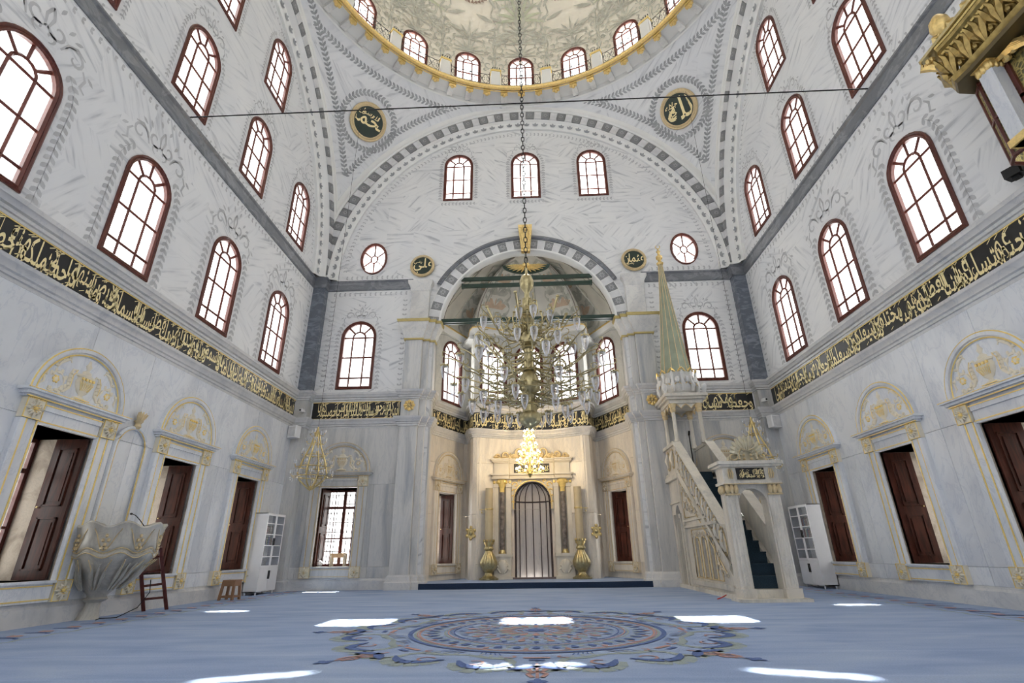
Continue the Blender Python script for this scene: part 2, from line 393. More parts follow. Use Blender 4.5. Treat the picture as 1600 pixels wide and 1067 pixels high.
slabs(wq, fQ, -7.75, -4.5, [-6.4], SLABQ, [-7.55, -5.25]); slabs(wq, fQ, 4.5, 7.75, [6.4], SLABQ, [5.25, 7.55])
# plinth along the walls
pr = [(0, 0), (.07, 0), (.07, .26), (.04, .3), (.035, .34), (0, .34)]
sweep([p for p in FULL[:5]], pr).ob('baseboard_left', MOLD, kind='structure', cat='baseboard', label='marble plinth running under the left wall')
sweep([p for p in FULL[-5:]], pr).ob('baseboard_right', MOLD, kind='structure', cat='baseboard', label='marble plinth running under the right wall')

# ------------------------------------------------------------------ corner pilasters and piers
for s, side in ((-1, 'left'), (1, 'right')):
    m = MB(); m.box(min(s * 7.75, s * 8.2), max(s * 7.75, s * 8.2), 16.85, 17.25, 0, 6.4)
    cp = m.ob('trim_%d' % (2 if s < 0 else 3), SLABQ, kind='structure', cat='pilaster', label='%s corner pilaster, pale below and dark grey marble above the inscription' % side)
    m = MB(); m.box(min(s * 7.75, s * 8.2), max(s * 7.75, s * 8.2), 16.85, 17.25, 6.4, 10.5); m.ob('dark_shaft', DARKM, cp)
    # stepped pier beside the apse
    m = MB()
    for x0, x1, y0 in ((3.88, 4.5, 16.95), (3.66, 3.88, 17.08), (3.48, 3.66, 17.22)):
        m.bbox(min(s * x0, s * x1), max(s * x0, s * x1), y0, 17.52, 0, 8.75, .012)
    pier = m.ob('trim_%d' % (4 if s < 0 else 5), SLABQ, kind='structure', cat='pier', label='stepped grey marble pier on the %s of the apse opening' % side)
    pth = [(-x, y) for x, y in PIERH] + [(-3.48, 17.22), (-3.48, 17.5)] if s < 0 else [(3.48, 17.5), (3.48, 17.22)] + PIERH[::-1]
    OLG = OLG if s > 0 else simple('olive_gilding', (.50, .40, .16), .4, .5)
    sweep(pth, [(0, 0), (.1, 0), (.1, .2), (.07, .24), (.05, .36), (.01, .42), (0, .42)]).ob('pier_base', MOLD, pier)
    sweep(pth, [(0, 8.3), (.03, 8.32), (.05, 8.42), (.1, 8.5), (.1, 8.58), (.16, 8.68), (.24, 8.82), (.25, 8.93), (0, 8.95)]).ob('capital', MOLDW, pier, True)
    sweep(pth, [(.01, 8.25), (.05, 8.26), (.05, 8.32), (0, 8.34)]).ob('gilt_line', OLG, pier)
    sweep(pth, [(.2, 8.9), (.275, 8.9), (.3, 9.0), (0, 9.03)]).ob('gilt_line', OLG, pier)
    m = MB(); m.bbox(min(s * 3.72, s * 4.42), max(s * 3.72, s * 4.42), 17.0, 17.25, 9.0, 10.45, .012); up = m.ob('upper_shaft', MOLDW, pier)
    q_ = [(-4.42, 17.2), (-4.42, 17.0), (-3.72, 17.0), (-3.72, 17.2)] if s < 0 else [(3.72, 17.2), (3.72, 17.0), (4.42, 17.0), (4.42, 17.2)]
    sweep(q_, [(0, 10.3), (.03, 10.35), (.04, 10.5), (.12, 10.62), (.13, 10.74), (.0, 10.76)]).ob('upper_capital', MOLDW, pier, True)
    MB().box(min(s * 3.72, s * 4.42), max(s * 3.72, s * 4.42), 17.0, 17.2, 10.7, 10.76).ob('cap_top', MOLDW, pier)

# cornices above and below the inscription band
LOW = [(0, 5.06), (.035, 5.07), (.04, 5.13), (.07, 5.14), (.075, 5.19), (.11, 5.21), (.13, 5.28), (.17, 5.31), (.18, 5.33), (.19, 5.38), (.05, 5.41), (.0, 5.41)]
HIGH = [(0, 6.02), (.03, 6.03), (.035, 6.08), (.07, 6.09), (.08, 6.13), (.075, 6.15), (.12, 6.17), (.15, 6.24), (.18, 6.26), (.19, 6.3), (.2, 6.33), (0, 6.36)]
sweep(FULL, LOW).ob('trim_6', MOLD, None, True, kind='structure', cat='moulding', label='grey marble cornice under the gold inscription band')
sweep(FULL, HIGH).ob('trim_7', MOLD, None, True, kind='structure', cat='moulding', label='grey marble cornice above the gold inscription band')
# dark strip
strip_a = [(-8.2, YB), (-8.2, 16.85), (-7.75, 16.85), (-7.75, 17.2), (-4.42, 17.2)]
STR = [(0, 10.5), (.03, 10.5), (.05, 10.55), (.05, 10.83), (.09, 10.87), (.09, 10.92), (0, 10.94)]
for s in (-1, 1):
    p = strip_a if s < 0 else [(-x, y) for x, y in strip_a[::-1]]
    sweep(p, STR).ob('trim_%d' % (8 if s < 0 else 9), DARKS, kind='structure', cat='moulding', label='narrow dark grey marble moulding halfway up the %s side' % ('left' if s < 0 else 'right'))

# ------------------------------------------------------------------ windows
WN = [0]
MCACHE = {}
def cached(key, build):
    if key not in MCACHE: MCACHE[key] = build()
    return MCACHE[key]
def poly_mb(pts2, d): return MB().add([(u, -d, z) for u, z in pts2], [tuple(range(len(pts2)))])
def win_meshes(w_, h):
    """arched window: moulded wooden frame, muntin lattice, panes; local x across, -y into the room, z up"""
    fw = .115 if w_ > 1 else .09; n = 14
    prof = [(0, -.12), (0, .035), (.03, .055), (.055, .03), (.08, .045), (fw, .01), (fw, -.06)]
    m = MB(); rg = []
    for t, d in prof: rg.append([(u, -d, z) for u, z in arch_pts(w_, h - 0, n, 0, 0, t)])
    m.rings(rg); fr = m.mesh('frame', FRAME, True)
    W = w_ - 2 * fw; r = W / 2; sp = h - w_ / 2; z0 = fw; Hs = sp - z0; c = W * .215; bt = .033; d = -.04
    m = MB(); bar = lambda a, b, tz=bt: m.tube([(a[0], -d, a[1]), (b[0], -d, b[1])], tz, 4)
    zs = [z0, z0 + Hs * .17, z0 + Hs * .585, sp]
    for x in (-c, c): bar((x, z0), (x, sp))
    for z in zs[1:]: bar((-r, z), (r, z))
    m.tube([(c * cos(pi * i / 8), -d, sp + c * sin(pi * i / 8)) for i in range(9)], bt, 4)
    for a in (pi / 4, pi / 2, 3 * pi / 4): bar((c * cos(a), sp + c * sin(a)), (r * cos(a), sp + r * sin(a)))
    mu = m.mesh('muntin', FRAME)
    panes = []
    xs = [-r, -c, c, r]
    for i in range(3):
        for j in range(3): panes.append([(xs[i], zs[j]), (xs[i + 1], zs[j]), (xs[i + 1], zs[j + 1]), (xs[i], zs[j + 1])])
    panes.append([(c * cos(pi * i / 8), sp + c * sin(pi * i / 8)) for i in range(9)])
    for k in range(4):
        aa = [pi * k / 4 + pi / 4 * i / 4 for i in range(5)]
        panes.append([(r * cos(a), sp + r * sin(a)) for a in aa] + [(c * cos(a), sp + c * sin(a)) for a in aa[::-1]])
    return fr, mu, [poly_mb(p, d).mesh('pane', PANE) for p in panes]
def portal(mat, w_, h):
    l = bpy.data.lights.new('window_portal', 'AREA'); l.shape = 'RECTANGLE'; l.size = w_ * .95; l.size_y = h * .95; l.cycles.is_portal = True
    o = bpy.data.objects.new('window_portal', l); COL.objects.link(o)
    # lamp shines along its -Z: map it to local -y (into the room)
    o.matrix_world = mat @ Matrix.Translation((0, .1, h / 2)) @ Matrix.Rotation(-pi / 2, 4, 'X')
def place(mat, o): o.matrix_world = mat
def window(mat, w_, h, label, por=True):
    WN[0] += 1
    fr, mu, pn = cached(('w', w_, h), lambda: win_meshes(w_, h))
    o = link('window_%d' % WN[0], fr, None, kind='structure', label=label, cat='window'); o.matrix_world = mat
    link('muntin', mu, o)
    for p in pn: link('pane', p, o)
    if por: portal(mat, w_, h)
    return o
def mat_wall(side, u, z, d=0):
    if side == 'L': return Matrix.Translation((WXL + d, u, z)) @ Matrix.Rotation(pi / 2, 4, 'Z')
    if side == 'R': return Matrix.Translation((WXR - d, u, z)) @ Matrix.Rotation(-pi / 2, 4, 'Z')
    if side == 'Q': return Matrix.Translation((u, QY - d, z))
    if side == 'B': return Matrix.Translation((u, YB + d, z)) @ Matrix.Rotation(pi, 4, 'Z')
ORD = ['sixth from the niche wall', 'fifth from the niche wall', 'fourth from the niche wall', 'third from the niche wall', 'second from the niche wall', 'nearest the niche wall']
for sd_, nm, t2, fnn in (('L', 'left', T2L, fL), ('R', 'right', T2R, fR)):
    for k, u in enumerate(t2): window(mat_wall(sd_, u, 6.48), 1.33, 2.67, 'brown arched window just above the %s wall inscription, %s' % (nm, ORD[k]))
    for k, u in enumerate(U1): window(mat_wall(sd_, u, 11.27), 1.3, 2.46, 'brown arched window above the dark strip of the %s wall, %s' % (nm, ORD[k]))
    for k, u in enumerate(U2): window(mat_wall(sd_, u, 14.98), 1.3, 2.42, 'brown arched window high under the %s arch, %s' % (nm, ORD[1:][k]))
for k, u in enumerate((-6.33, 6.33)): window(mat_wall('Q', u, 6.5), 1.32, 2.68, 'brown arched window of the niche wall on the %s of the apse' % ('left', 'right')[k])
for k, u in enumerate((-2.79, .08, 2.9)): window(mat_wall('Q', u, 14.66), 1.24, 2.44, 'brown arched window under the great front arch, %s of three' % ('left', 'centre', 'right')[k])
for k, u in enumerate(BACKW):
    for j, z in enumerate(BACKZ): window(mat_wall('B', u, z), 1.33, 2.67, 'arched window added for light, rear wall, %s row, %s from the left' % (('lowest', 'second', 'third', 'top')[j], ('first', 'second', 'third', 'fourth', 'fifth')[k]))
# oval windows
def oculus(x, lab):
    WN[0] += 1; n = 24; m = MB(); rg = []
    for t, d in [(0, -.1), (0, .04), (.04, .06), (.07, .035), (.1, .01), (.1, -.06)]: rg.append([(u, -d, z) for u, z in ellip(.54 - t, .72 - t, n)])
    m.rings(rg); o = m.ob('window_%d' % WN[0], FRAME, None, True, kind='structure', label=lab, cat='window', loc=(x, QY, 11.94))
    m = MB(); m.tube([(a, .045, b) for a, b in ellip(.13, .17, 14)], .03, 4, closed=True)
    for k in range(6):
        a = pi / 6 + k * pi / 3; m.tube([(.13 * cos(a), .045, .17 * sin(a)), (.44 * cos(a), .045, .62 * sin(a))], .03, 4)
    m.ob('muntin', FRAME, o)
    for k in range(6):
        aa = [pi / 6 + k * pi / 3 + pi / 15 * i for i in range(6)]
        poly_mb([(.44 * cos(a), .62 * sin(a)) for a in aa] + [(.13 * cos(a), .17 * sin(a)) for a in aa[::-1]], -.045).ob('pane', PANE, o)
    poly_mb(ellip(.13, .17, 14), -.045).ob('pane', PANE, o)
    portal(mat_wall('Q', x, 11.4), .9, 1.1)
oculus(-6.08, 'oval window with spoked panes left of the front arch foot'); oculus(6.22, 'oval window with spoked panes right of the front arch foot')

# ------------------------------------------------------------------ painted ornament (flat paint lies 3 mm proud)
def leaf3(mb, P, D, N, ln, wd):
    """leaf from P along D, N = surface normal"""
    W = D.cross(N); W.normalize(); q = []
    for t, w_ in ((0, .15), (.3, .8), (.6, 1), (.85, .5), (1, 0)): q.append((t, w_))
    a = [P + D * (ln * t) + W * (wd * .5 * w_) for t, w_ in q]; b = [P + D * (ln * t) - W * (wd * .5 * w_) for t, w_ in q[:-1]]
    pts = a + b[::-1]; mb.add([tuple(x) for x in pts], [tuple(range(len(pts)))])
def resample(pts, step):
    pts = [Vector(p) for p in pts]; out = []; acc = 0
    for a, b in zip(pts, pts[1:]):
        L = (b - a).length
        if L < 1e-9: continue
        while acc <= L: out.append((a + (b - a) * (acc / L), (b - a) / L)); acc += step
        acc -= L
    return out
def garland(mb, pts, nf, step, ln, wd, ang=.7, stem=.012, off=.004, alt=False):
    """leaf pairs along a 3d polyline; nf(P) gives the surface normal"""
    for i, (P, T) in enumerate(resample(pts, step)):
        N = nf(P); P = P + N * off; W = T.cross(N).normalized()
        for s in ((1, -1) if not alt else ((1,) if i % 2 else (-1,))):
            D = (T * cos(ang) + W * (s * sin(ang))).normalized(); leaf3(mb, P, D, N, ln, wd)
        if stem: mb.add([tuple(P - W * stem / 2), tuple(P + W * stem / 2), tuple(P + T * step + W * stem / 2), tuple(P + T * step - W * stem / 2)], [(0, 1, 2, 3)])
def ribbon(mb, pts, ws, fn, d=.004):
    """2d polyline ribbon with widths ws, mapped by fn(u, z, d)"""
    n = len(pts); L = []; Rr = []
    for i in range(n):
        a = pts[max(0, i - 1)]; b = pts[min(n - 1, i + 1)]; tx, tz = b[0] - a[0], b[1] - a[1]; q = sqrt(tx * tx + tz * tz) or 1
        w_ = ws[i] if isinstance(ws, (list, tuple)) else ws
        nx, nz = -tz / q * w_ / 2, tx / q * w_ / 2
        L.append(fn(pts[i][0] + nx, pts[i][1] + nz, d)); Rr.append(fn(pts[i][0] - nx, pts[i][1] - nz, d))
    mb.rings([L, Rr], closed=False)
def spiral(cx, cz, r0, r1, a0, a1, n=12): return [(cx + (r0 + (r1 - r0) * i / n) * cos(a0 + (a1 - a0) * i / n), cz + (r0 + (r1 - r0) * i / n) * sin(a0 + (a1 - a0) * i / n)) for i in range(n + 1)]
def taper(n, w_, e=.25): return [w_ * (e + (1 - e) * sin(pi * (i + .5) / n)) for i in range(n)]
def crest(mb, fn, u, z, s=1.0, wd=.05):
    """painted bow of scrolls over a window head"""
    for m in (-1, 1):
        for sp_ in (spiral(.17, .3, .17, .03, -pi * .9, pi * .9), spiral(.52, .16, .19, .04, pi * .95, -pi * 1.1), spiral(.1, .12, .1, .02, -pi / 2, pi * 1.2), [(.02, .2), (.06, .42), (.02, .55), (0, .6)], [(.28, .1), (.36, .28), (.5, .36), (.66, .3)], [(.68, .12), (.76, 0), (.72, -.16), (.82, -.22)]):
            p = [(u + m * a * s, z + b * s) for a, b in sp_]; ribbon(mb, p, taper(len(p), wd * s), fn)
        for a, b, an in ((.3, .45, 1.0), (.42, .42, .5), (.78, .1, -.6), (.1, .62, 1.2)):
            P = Vector(fn(u + m * a * s, z + b * s, .004)); Q = Vector(fn(u + m * (a + .01 * cos(an)) * s, z + (b + .01 * sin(an)) * s, .004)); N = Vector(fn(u, z, .1)) - Vector(fn(u, z, 0))
            leaf3(mb, P, (Q - P).normalized(), N.normalized(), .15 * s, .06 * s)
def win_paint(mb, fn, u, z, w_, h, off=.22, step=.17, ln=.17, wd=.09, cr=1.2):
    N = (Vector(fn(u, z, 1)) - Vector(fn(u, z, 0))); nf = lambda P: N
    sp = z + h - w_ / 2; r = w_ / 2 + off
    for s in (-1, 1):
        pts = [fn(u + s * r, z + .05 + k * .3) for k in range(int((sp - z - .05) / .3) + 1)] + [fn(u + s * r * cos(a), sp + r * sin(a)) for a in (0, .25, .5, .75)]
        garland(mb, pts[::-1], nf, step, ln, wd)
    if cr: crest(mb, fn, u, z + h + .1, cr)
for nm, fn, t2 in (('wall_left', fL, T2L), ('wall_right', fR, T2R)):
    for u in t2: m = MB(); win_paint(m, fn, u, 6.5, 1.33, 2.67); m.ob('painted_window_border', LEAF2, wl[nm])
    for u in U1: m = MB(); win_paint(m, fn, u, 11.3, 1.3, 2.46, .16, .13, .1, .05, .85); m.ob('painted_window_border', LEAF2, wl[nm])
    for u in U2: m = MB(); win_paint(m, fn, u, 15, 1.3, 2.4, .16, .13, .1, .05, .6); m.ob('painted_window_border', LEAF2, wl[nm])
    m = MB(); nrm = (Vector(fn(0, 0, 1)) - Vector(fn(0, 0, 0))); nf = lambda P: nrm
    garland(m, [fn(YB, 10.35), fn(16.8, 10.35)], nf, .2, .1, .07, .9, 0); garland(m, [fn(YB, 11.05), fn(16.5, 11.05)], nf, .2, .09, .06, .9, 0)
    garland(m, [fn(16.65, 6.6), fn(16.65, 10.2)], nf, .2, .1, .07, .9, 0)
    garland(m, [fn(9 + 7.3 * cos(pi * i / 60), 10.94 + 7.3 * sin(pi * i / 60)) for i in range(2, 59)], nf, .17, .09, .05, .9, 0)
    m.ob('painted_leaf_border', LEAF2, wl[nm])
m = MB(); nrmq = Vector((0, -1, 0)); nf = lambda P: nrmq
for u in (-6.33, 6.33): mm = MB(); win_paint(mm, fQ, u, 6.5, 1.32, 2.68, .16, .15, .12, .06, .85); mm.ob('painted_window_border', LEAF2, wq)
for u in (-2.79, .08, 2.9):
    mm = MB(); win_paint(mm, fQ, u, 14.66, 1.24, 2.44, .14, .13, .1, .06, .72); garland(mm, [fQ(u - .7, 14.5), fQ(u + .7, 14.5)], nf, .15, .11, .06); mm.ob('painted_window_border', LEAF2, wq)
garland(m, [fQ(7.2 * cos(pi * i / 60), 10.94 + 7.2 * sin(pi * i / 60)) for i in range(1, 60)], nf, .17, .1, .06, .9, 0)
for s in (-1, 1):
    garland(m, [fQ(s * 7.5, 10.35), fQ(s * 4.6, 10.35)], nf, .2, .1, .07, .9, 0); garland(m, [fQ(s * 7.1, 11.08), fQ(s * 4.8, 11.08)], nf, .2, .1, .07, .9, 0)
    garland(m, [fQ(s * 7.5, 6.6), fQ(s * 7.5, 10.2)], nf, .2, .11, .07, .9, 0); garland(m, [fQ(s * 4.68, 6.6), fQ(s * 4.68, 10.2)], nf, .2, .11, .07, .9, 0)
m.ob('painted_leaf_border', LEAF2, wq)

# ------------------------------------------------------------------ great arches, voussoirs, pendentives
ZC = 10.94
def arch_ring(prof, fn, uc, n=72, zc=ZC, a0=0, a1=pi):
    return MB().rings([[fn(uc + r * cos(a0 + (a1 - a0) * i / n), zc + r * sin(a0 + (a1 - a0) * i / n), d) for r, d in prof] for i in range(n + 1)], closed=False)
def voussoir_mesh(r0, r1, d0, d1, da, mat, zc0=0):
    """one arch block centred on angle pi/2 about the origin, local x,z plane, -y into the room"""
    A = [(r0, -da), (r1, -da), (r1, da), (r0, da)]; g = .012
    f = lambda r, a, d: (r * sin(a), -d, r * cos(a))
    m = MB(); m.rings([[f(r, a * .97, d0) for r, a in A], [f(r, a * .97, d1 - g) for r, a in A], [f(r + (g if k in (0, 3) else -g), a * .94, d1) for k, (r, a) in enumerate(A)]], cap=True)
    return m.mesh('voussoir', mat)
def rosette_paint(R_, d, s, mat):
    m = MB()
    for k in range(8): leaf3(m, Vector((.015 * cos(k * pi / 4) * 2, -d, R_ + .03 * sin(k * pi / 4))), Vector((cos(k * pi / 4), 0, sin(k * pi / 4))), Vector((0, -1, 0)), s, s * .5)
    return m.mesh('painted_rosette', mat)
def great_arch(no, nm, side, uc, fn, face, full=True):
    ro = 7.8 if side in 'LR' else 7.76
    o = arch_ring([(ro - .33, 0), (ro - .34, .1), (ro - .3, .13), (ro - .08, .22), (ro - .06, .26), (ro - .02, face - .02), (ro, face - .06), (ro + .42, face - .06), (ro + .43, face), (ro + .47, face + .01), (ro + .5, face + .05), (ro + .58, face + .04), (ro + .6, face + .01), (ro + .72, face + .015), (ro + .76, face + .04), (ro + .84, face)], fn, uc).ob('trim_%d' % no, PLAST, None, True, kind='structure', cat='arch', label='great arch over the %s with painted dark and light blocks' % nm)
    bm_ = mat_wall(side, uc, ZC)
    vd = cached(('vd', face, ro), lambda: voussoir_mesh(ro, ro + .4, face - .08, face + .012, radians(1.33), VDARK)); vl = cached(('vl', face, ro), lambda: voussoir_mesh(ro, ro + .4, face - .08, face + .004, radians(1.15), VLITE))
    rp = cached(('rp', face, ro), lambda: rosette_paint(ro + .2, face + .016, .07, VROS))
    N = 36
    for k in range(N):
        a = -pi / 2 + (k + .5) * pi / N
        v = link('voussoir', vd, o); v.matrix_world = bm_ @ Matrix.Rotation(a, 4, 'Y')
        if side == 'Q' or (full and k % 1 == 0): r_ = link('painted_rosette', rp, v)
        if k < N - 1: v = link('voussoir', vl, o); v.matrix_world = bm_ @ Matrix.Rotation(a + pi / N / 2, 4, 'Y')
    m = MB()
    for k in range(62):
        a = pi * (k + .5) / 62; P = Vector(fn(uc + (ro - .25) * cos(a), ZC + (ro - .25) * sin(a), .165)); Q = Vector(fn(uc + (ro - .1) * cos(a), ZC + (ro - .1) * sin(a), .225)); D = (Q - P).normalized()
        T = Vector(fn(uc + sin(a), ZC - cos(a), 0)) - Vector(fn(uc, ZC, 0)); N_ = T.cross(D).normalized()
        if N_.dot(Vector(fn(0, 0, 1)) - Vector(fn(0, 0, 0))) < 0: N_ = -N_
        P = P + N_ * .012
        for sg in (-1, 0, 1): leaf3(m, P, (D * cos(sg * .9) + T * sin(sg * .9)).normalized(), N_, .16, .085)
    m.ob('painted_leaf', LEAF, o)
great_arch(10, 'niche wall', 'Q', 0, fQ, .35); great_arch(11, 'left wall', 'L', CY, fL, .45); great_arch(12, 'right wall', 'R', CY, fR, .45)
fRear = lambda u, z, d=0: (u, .8 + d, z)
arch_ring([(7.45, 0), (7.45, .35), (8.5, .35)], fRear, 0, 48).ob('trim_13', PLAST, kind='structure', cat='arch', label='great arch over the rear gallery behind the viewer')
SR = 11.57
ceil = thing('ceiling', 'domed ceiling with pendentives, gilded cornice and painted cream dome', 'ceiling', (0, CY, ZC), kind='structure')
def sph(x, y):  # point of pendentive sphere, world
    return Vector((x, CY + y, ZC + sqrt(max(0, SR * SR - x * x - y * y))))
for sx in (-1, 1):
    for sy in (-1, 1):
        m = MB(); rg = []; NZ = 22; z_lo = sqrt(SR ** 2 - 7.8 ** 2 - 7.86 ** 2)
        for j in range(NZ + 1):
            zz = z_lo + (8.5 - z_lo) * j / NZ; rho = sqrt(SR * SR - zz * zz); p0 = math.acos(min(1, 7.8 / rho)); p1 = math.asin(min(1, 7.86 / rho))
            rg.append([(sx * rho * cos(p0 + (p1 - p0) * i / 20), sy * rho * sin(p0 + (p1 - p0) * i / 20), zz) for i in range(21)])
        m.rings(rg, closed=False); pn = m.ob('pendentive', STKP, ceil, True)
        if sy < 0: continue
        nf = lambda P: (Vector((0, CY, ZC)) - P).normalized()
        m = MB(); C0 = Vector((0, CY, ZC))
        def ch(pts, st=.17, ln=.2, wd=.09): garland(m, pts, nf, st, ln, wd, .75, .02, .01)
        # chain beside the front arch, beside the side arch, under the ring
        yv = 7.52; rr_ = sqrt(SR ** 2 - yv ** 2); xv = 7.45; rx = sqrt(SR ** 2 - xv ** 2)
        a_lo = math.acos(min(1, xv / rr_)); ch([C0 + Vector((sx * rr_ * cos(a), yv, rr_ * sin(a))) for a in [a_lo + (pi / 2 - .26 - a_lo) * i / 30 for i in range(31)]])
        a_lo = math.acos(min(1, yv / rx)); ch([C0 + Vector((sx * xv, rx * cos(a), rx * sin(a))) for a in [a_lo + (pi / 2 - .26 - a_lo) * i / 30 for i in range(31)]])
        zr_ = 8.16; rz = sqrt(SR ** 2 - zr_ ** 2); a0_ = math.acos(xv / rz) ; a1_ = math.asin(yv / rz); ch([C0 + Vector((sx * rz * cos(a), rz * sin(a), zr_)) for a in [a0_ + (a1_ - a0_) * i / 40 for i in range(41)]][::-1])
        Cm = Vector((sx * 6.46, 6.77, 6.8)).normalized() * SR; Nn = -Cm.normalized(); e1 = Nn.cross(Vector((0, 0, 1))).normalized(); e2 = e1.cross(Nn)
        circ = [C0 + (Cm + e1 * (1.12 * cos(2 * pi * i / 36)) + e2 * (1.12 * sin(2 * pi * i / 36))).normalized() * SR for i in range(37)]
        ch(circ, .16, .2, .1); m.ob('painted_leaf_chain', LEAF, ceil, loc=(0, -CY, -ZC))
# flat roof ring between the square and the dome
mb = plate(MB(), [(-8.8, YB - .5), (8.8, YB - .5), (8.8, 17.8), (-8.8, 17.8)], [[(7.84 * cos(2 * pi * i / 60), CY + 7.84 * sin(2 * pi * i / 60)) for i in range(60)]], lambda u, v, d: (u, v - CY, 19.55 - ZC - d), .1)
mb.ob('roof_slab', PLAST, ceil)
# cornice with consoles, gilded torus
RB = 7.86
m = MB(); m.lathe([(RB, 8.45), (RB - .04, 8.5), (RB - .05, 8.68), (7.1, 8.7), (7.05, 8.76), (7.05, 8.84), (RB, 8.84)], 120); m.ob('cornice_shelf', PLAST, ceil, False)
m = MB(); m.lathe([(6.98 + .1 * cos(a), 8.62 + .1 * sin(a)) for a in [i * pi / 4 for i in range(9)]], 120); m.ob('gilded_torus', GOLD, ceil, True)
m = MB(); m.lathe([(7.09, 8.5), (7.06, 8.5), (7.06, 8.53), (7.09, 8.55)], 120); m.ob('gilded_bead', GOLDP, ceil, True)
cm = MB(); cm.box(-.12, .12, .02, .62, .06, .26); cm.tf(lambda x, y, z: (x, y, z if y > .4 or z > .2 else z + .08)); cm = cm.mesh('console', MOLDW)
cg = MB(); cg.bbox(-.15, .15, -.02, .12, .02, .26, .03); cg.blob((0, .1, .05), (.1, .09, .1)); cg.blob((0, -.02, .16), (.07, .04, .07)); cg = cg.mesh('gilt_front', GOLD)
for k in range(60):
    a = radians(k * 6 + 90.9 - .9); o = link('console', cm, ceil, loc=(7.12 * cos(a), 7.12 * sin(a), 8.42), rz=a - pi / 2); link('gilt_front', cg, o)
# drum with 20 windows
ND = 20; DZ = 9.25; DH = 2.3; DWd = 1.2
def drum_panel():
    half = pi / ND; fnc = lambda u, z, d: ((RB - d) * sin(u / RB), (RB - d) * cos(u / RB), z)
    H = half * RB; hole = arch_pts(DWd - .06, DH - .03, 10, 0, DZ + .03)
    ex = [(u, z) for u in [-H + 2 * H * i / 8 for i in range(1, 8)] for z in (8.9, DZ + DH + .25) ] + [(s * .95, z) for s in (-1, 1) for z in (9.6, 10.2, 10.8, 11.4)]
    b0 = [(-H + 2 * H * i / 8, 8.7) for i in range(9)]; b1 = [(-H + 2 * H * i / 8, 11.9) for i in range(9)]
    m = plate(MB(), b0 + b1[::-1], [hole], lambda u, z, d: fnc(u, z, d), .3, ex); return m.mesh('drum_panel', DOME, False)
dp = drum_panel()
def petal_fan(mb, fn, u, z, s, n=7, wd=.13):
    for k in range(n):
        a = pi * (k + .5) / n; l_ = s * (1 - .25 * abs(cos(a))); p = [(u + l_ * t * cos(a) * (1 + .2 * t), z + l_ * t * sin(a) - .25 * s * t * t * abs(cos(a))) for t in (0, .2, .4, .6, .8, 1)]
        ribbon(mb, p, [wd * s * q * .55 for q in (.15, .7, 1, .9, .6, .05)], fn, .045)
def scrollpair(mb, fn, u, z, s, wd=.09):
    for m_ in (-1, 1):
        for sp_ in (spiral(.34, .35, .3, .05, -pi * .75, pi * 1.0), spiral(.22, .95, .2, .04, -pi * .6, pi * 1.1), [(.1, 0), (.05, .3), (.12, .6), (.03, .9), (.05, 1.3)], [(.6, .4), (.72, .62), (.66, .85), (.8, .95)], spiral(.5, -.05, .16, .03, pi * .7, -pi * .9)):
            p = [(u + m_ * a * s, z + b * s) for a, b in sp_]; ribbon(mb, p, taper(len(p), wd * s * .6), fn, .045)
        for a, b, an in ((.68, .45, .3), (.62, .75, .9), (.4, 1.15, 1.1), (.28, .05, -.4), (.7, .2, -.2)):
            l_ = .22 * s; p = [(u + m_ * (a + l_ * t * cos(an)) * s, z + (b + l_ * t * sin(an)) * s) for t in (0, .5, 1)]; ribbon(mb, p, [.03 * s, .09 * s, .01], fn, .045)
DCZ = 11.85; DRZ = 7.0
def fD(u, z, d):  # dome surface: u = arc position, z height along the dome (relative to ZC)
    if z <= DCZ: r = RB; zz = z
    else: t = (z - DCZ) / 9.5; r = RB * cos(t * pi / 2 * 1.0); zz = DCZ + DRZ * sin(t * pi / 2)
    r -= d; a = u / RB; return (r * sin(a), r * cos(a), zz)
m = MB(); prof = [(RB, 11.8)] + [(RB * cos(pi / 2 * i / 32), DCZ + DRZ * sin(pi / 2 * i / 32)) for i in range(33)]
prof[-1] = (.02, prof[-1][1]); m.lathe(prof, 120); m.ob('dome_shell', DOME, ceil, True)
pa, pb, pc = MB(), MB(), MB()
for k in range(ND):
    if k not in (0, 1, 2, 3, 4, 16, 17, 18, 19, 5, 15): continue
    u0 = 2 * pi * k / ND * RB; uh = u0 + pi / ND * RB
    petal_fan(pa, fD, u0, DZ + DH + .1, .95, 9, .17); petal_fan(pa, fD, u0, DZ + DH + .8, .95, 7, .2); ribbon(pa, [(u0 - .03, DZ + DH + .1), (u0 + .05, DZ + DH + .5), (u0, DZ + DH + 1)], [.1, .14, .06], fD, .045)
    scrollpair(pa, fD, uh, 10.7, .8, .15); scrollpair(pa, fD, uh, 11.75, .75, .16); petal_fan(pa, fD, uh, 11.4, .5, 5, .2); petal_fan(pa, fD, uh, 12.6, .6, 5, .2)
    
    if k % 2 == 0:
        petal_fan(pb, fD, u0, DZ + DH + 1.9, 1.5, 9, .16); petal_fan(pb, fD, u0, DZ + DH + 2.8, 1.6, 7, .16); scrollpair(pa, fD, u0, DZ + DH + 1.2, 1.5, .12); scrollpair(pa, fD, u0, DZ + DH + .9, 2.0, .07); petal_fan(pa, fD, u0, DZ + DH + 1.3, 1.1, 9, .15); petal_fan(pa, fD, u0, DZ + DH + 2.5, 1.3, 7, .15)
    else:
        u1 = u0; rr_ = .95
        for q in range(40):
            a = 2 * pi * q / 40; P = (u1 + rr_ * 1.15 * cos(a), DZ + DH + 3.3 + rr_ * .8 * sin(a)); ribbon(pc, [(P[0] - .12 * cos(a * 3), P[1] - .12 * sin(a * 2)), P, (P[0] + .14 * cos(a + 1), P[1] + .14 * sin(a + 1))], [.03, .16, .03], fD, .045)
    petal_fan(pa, fD, u0, DZ + DH + 3.6, .9, 7, .12)
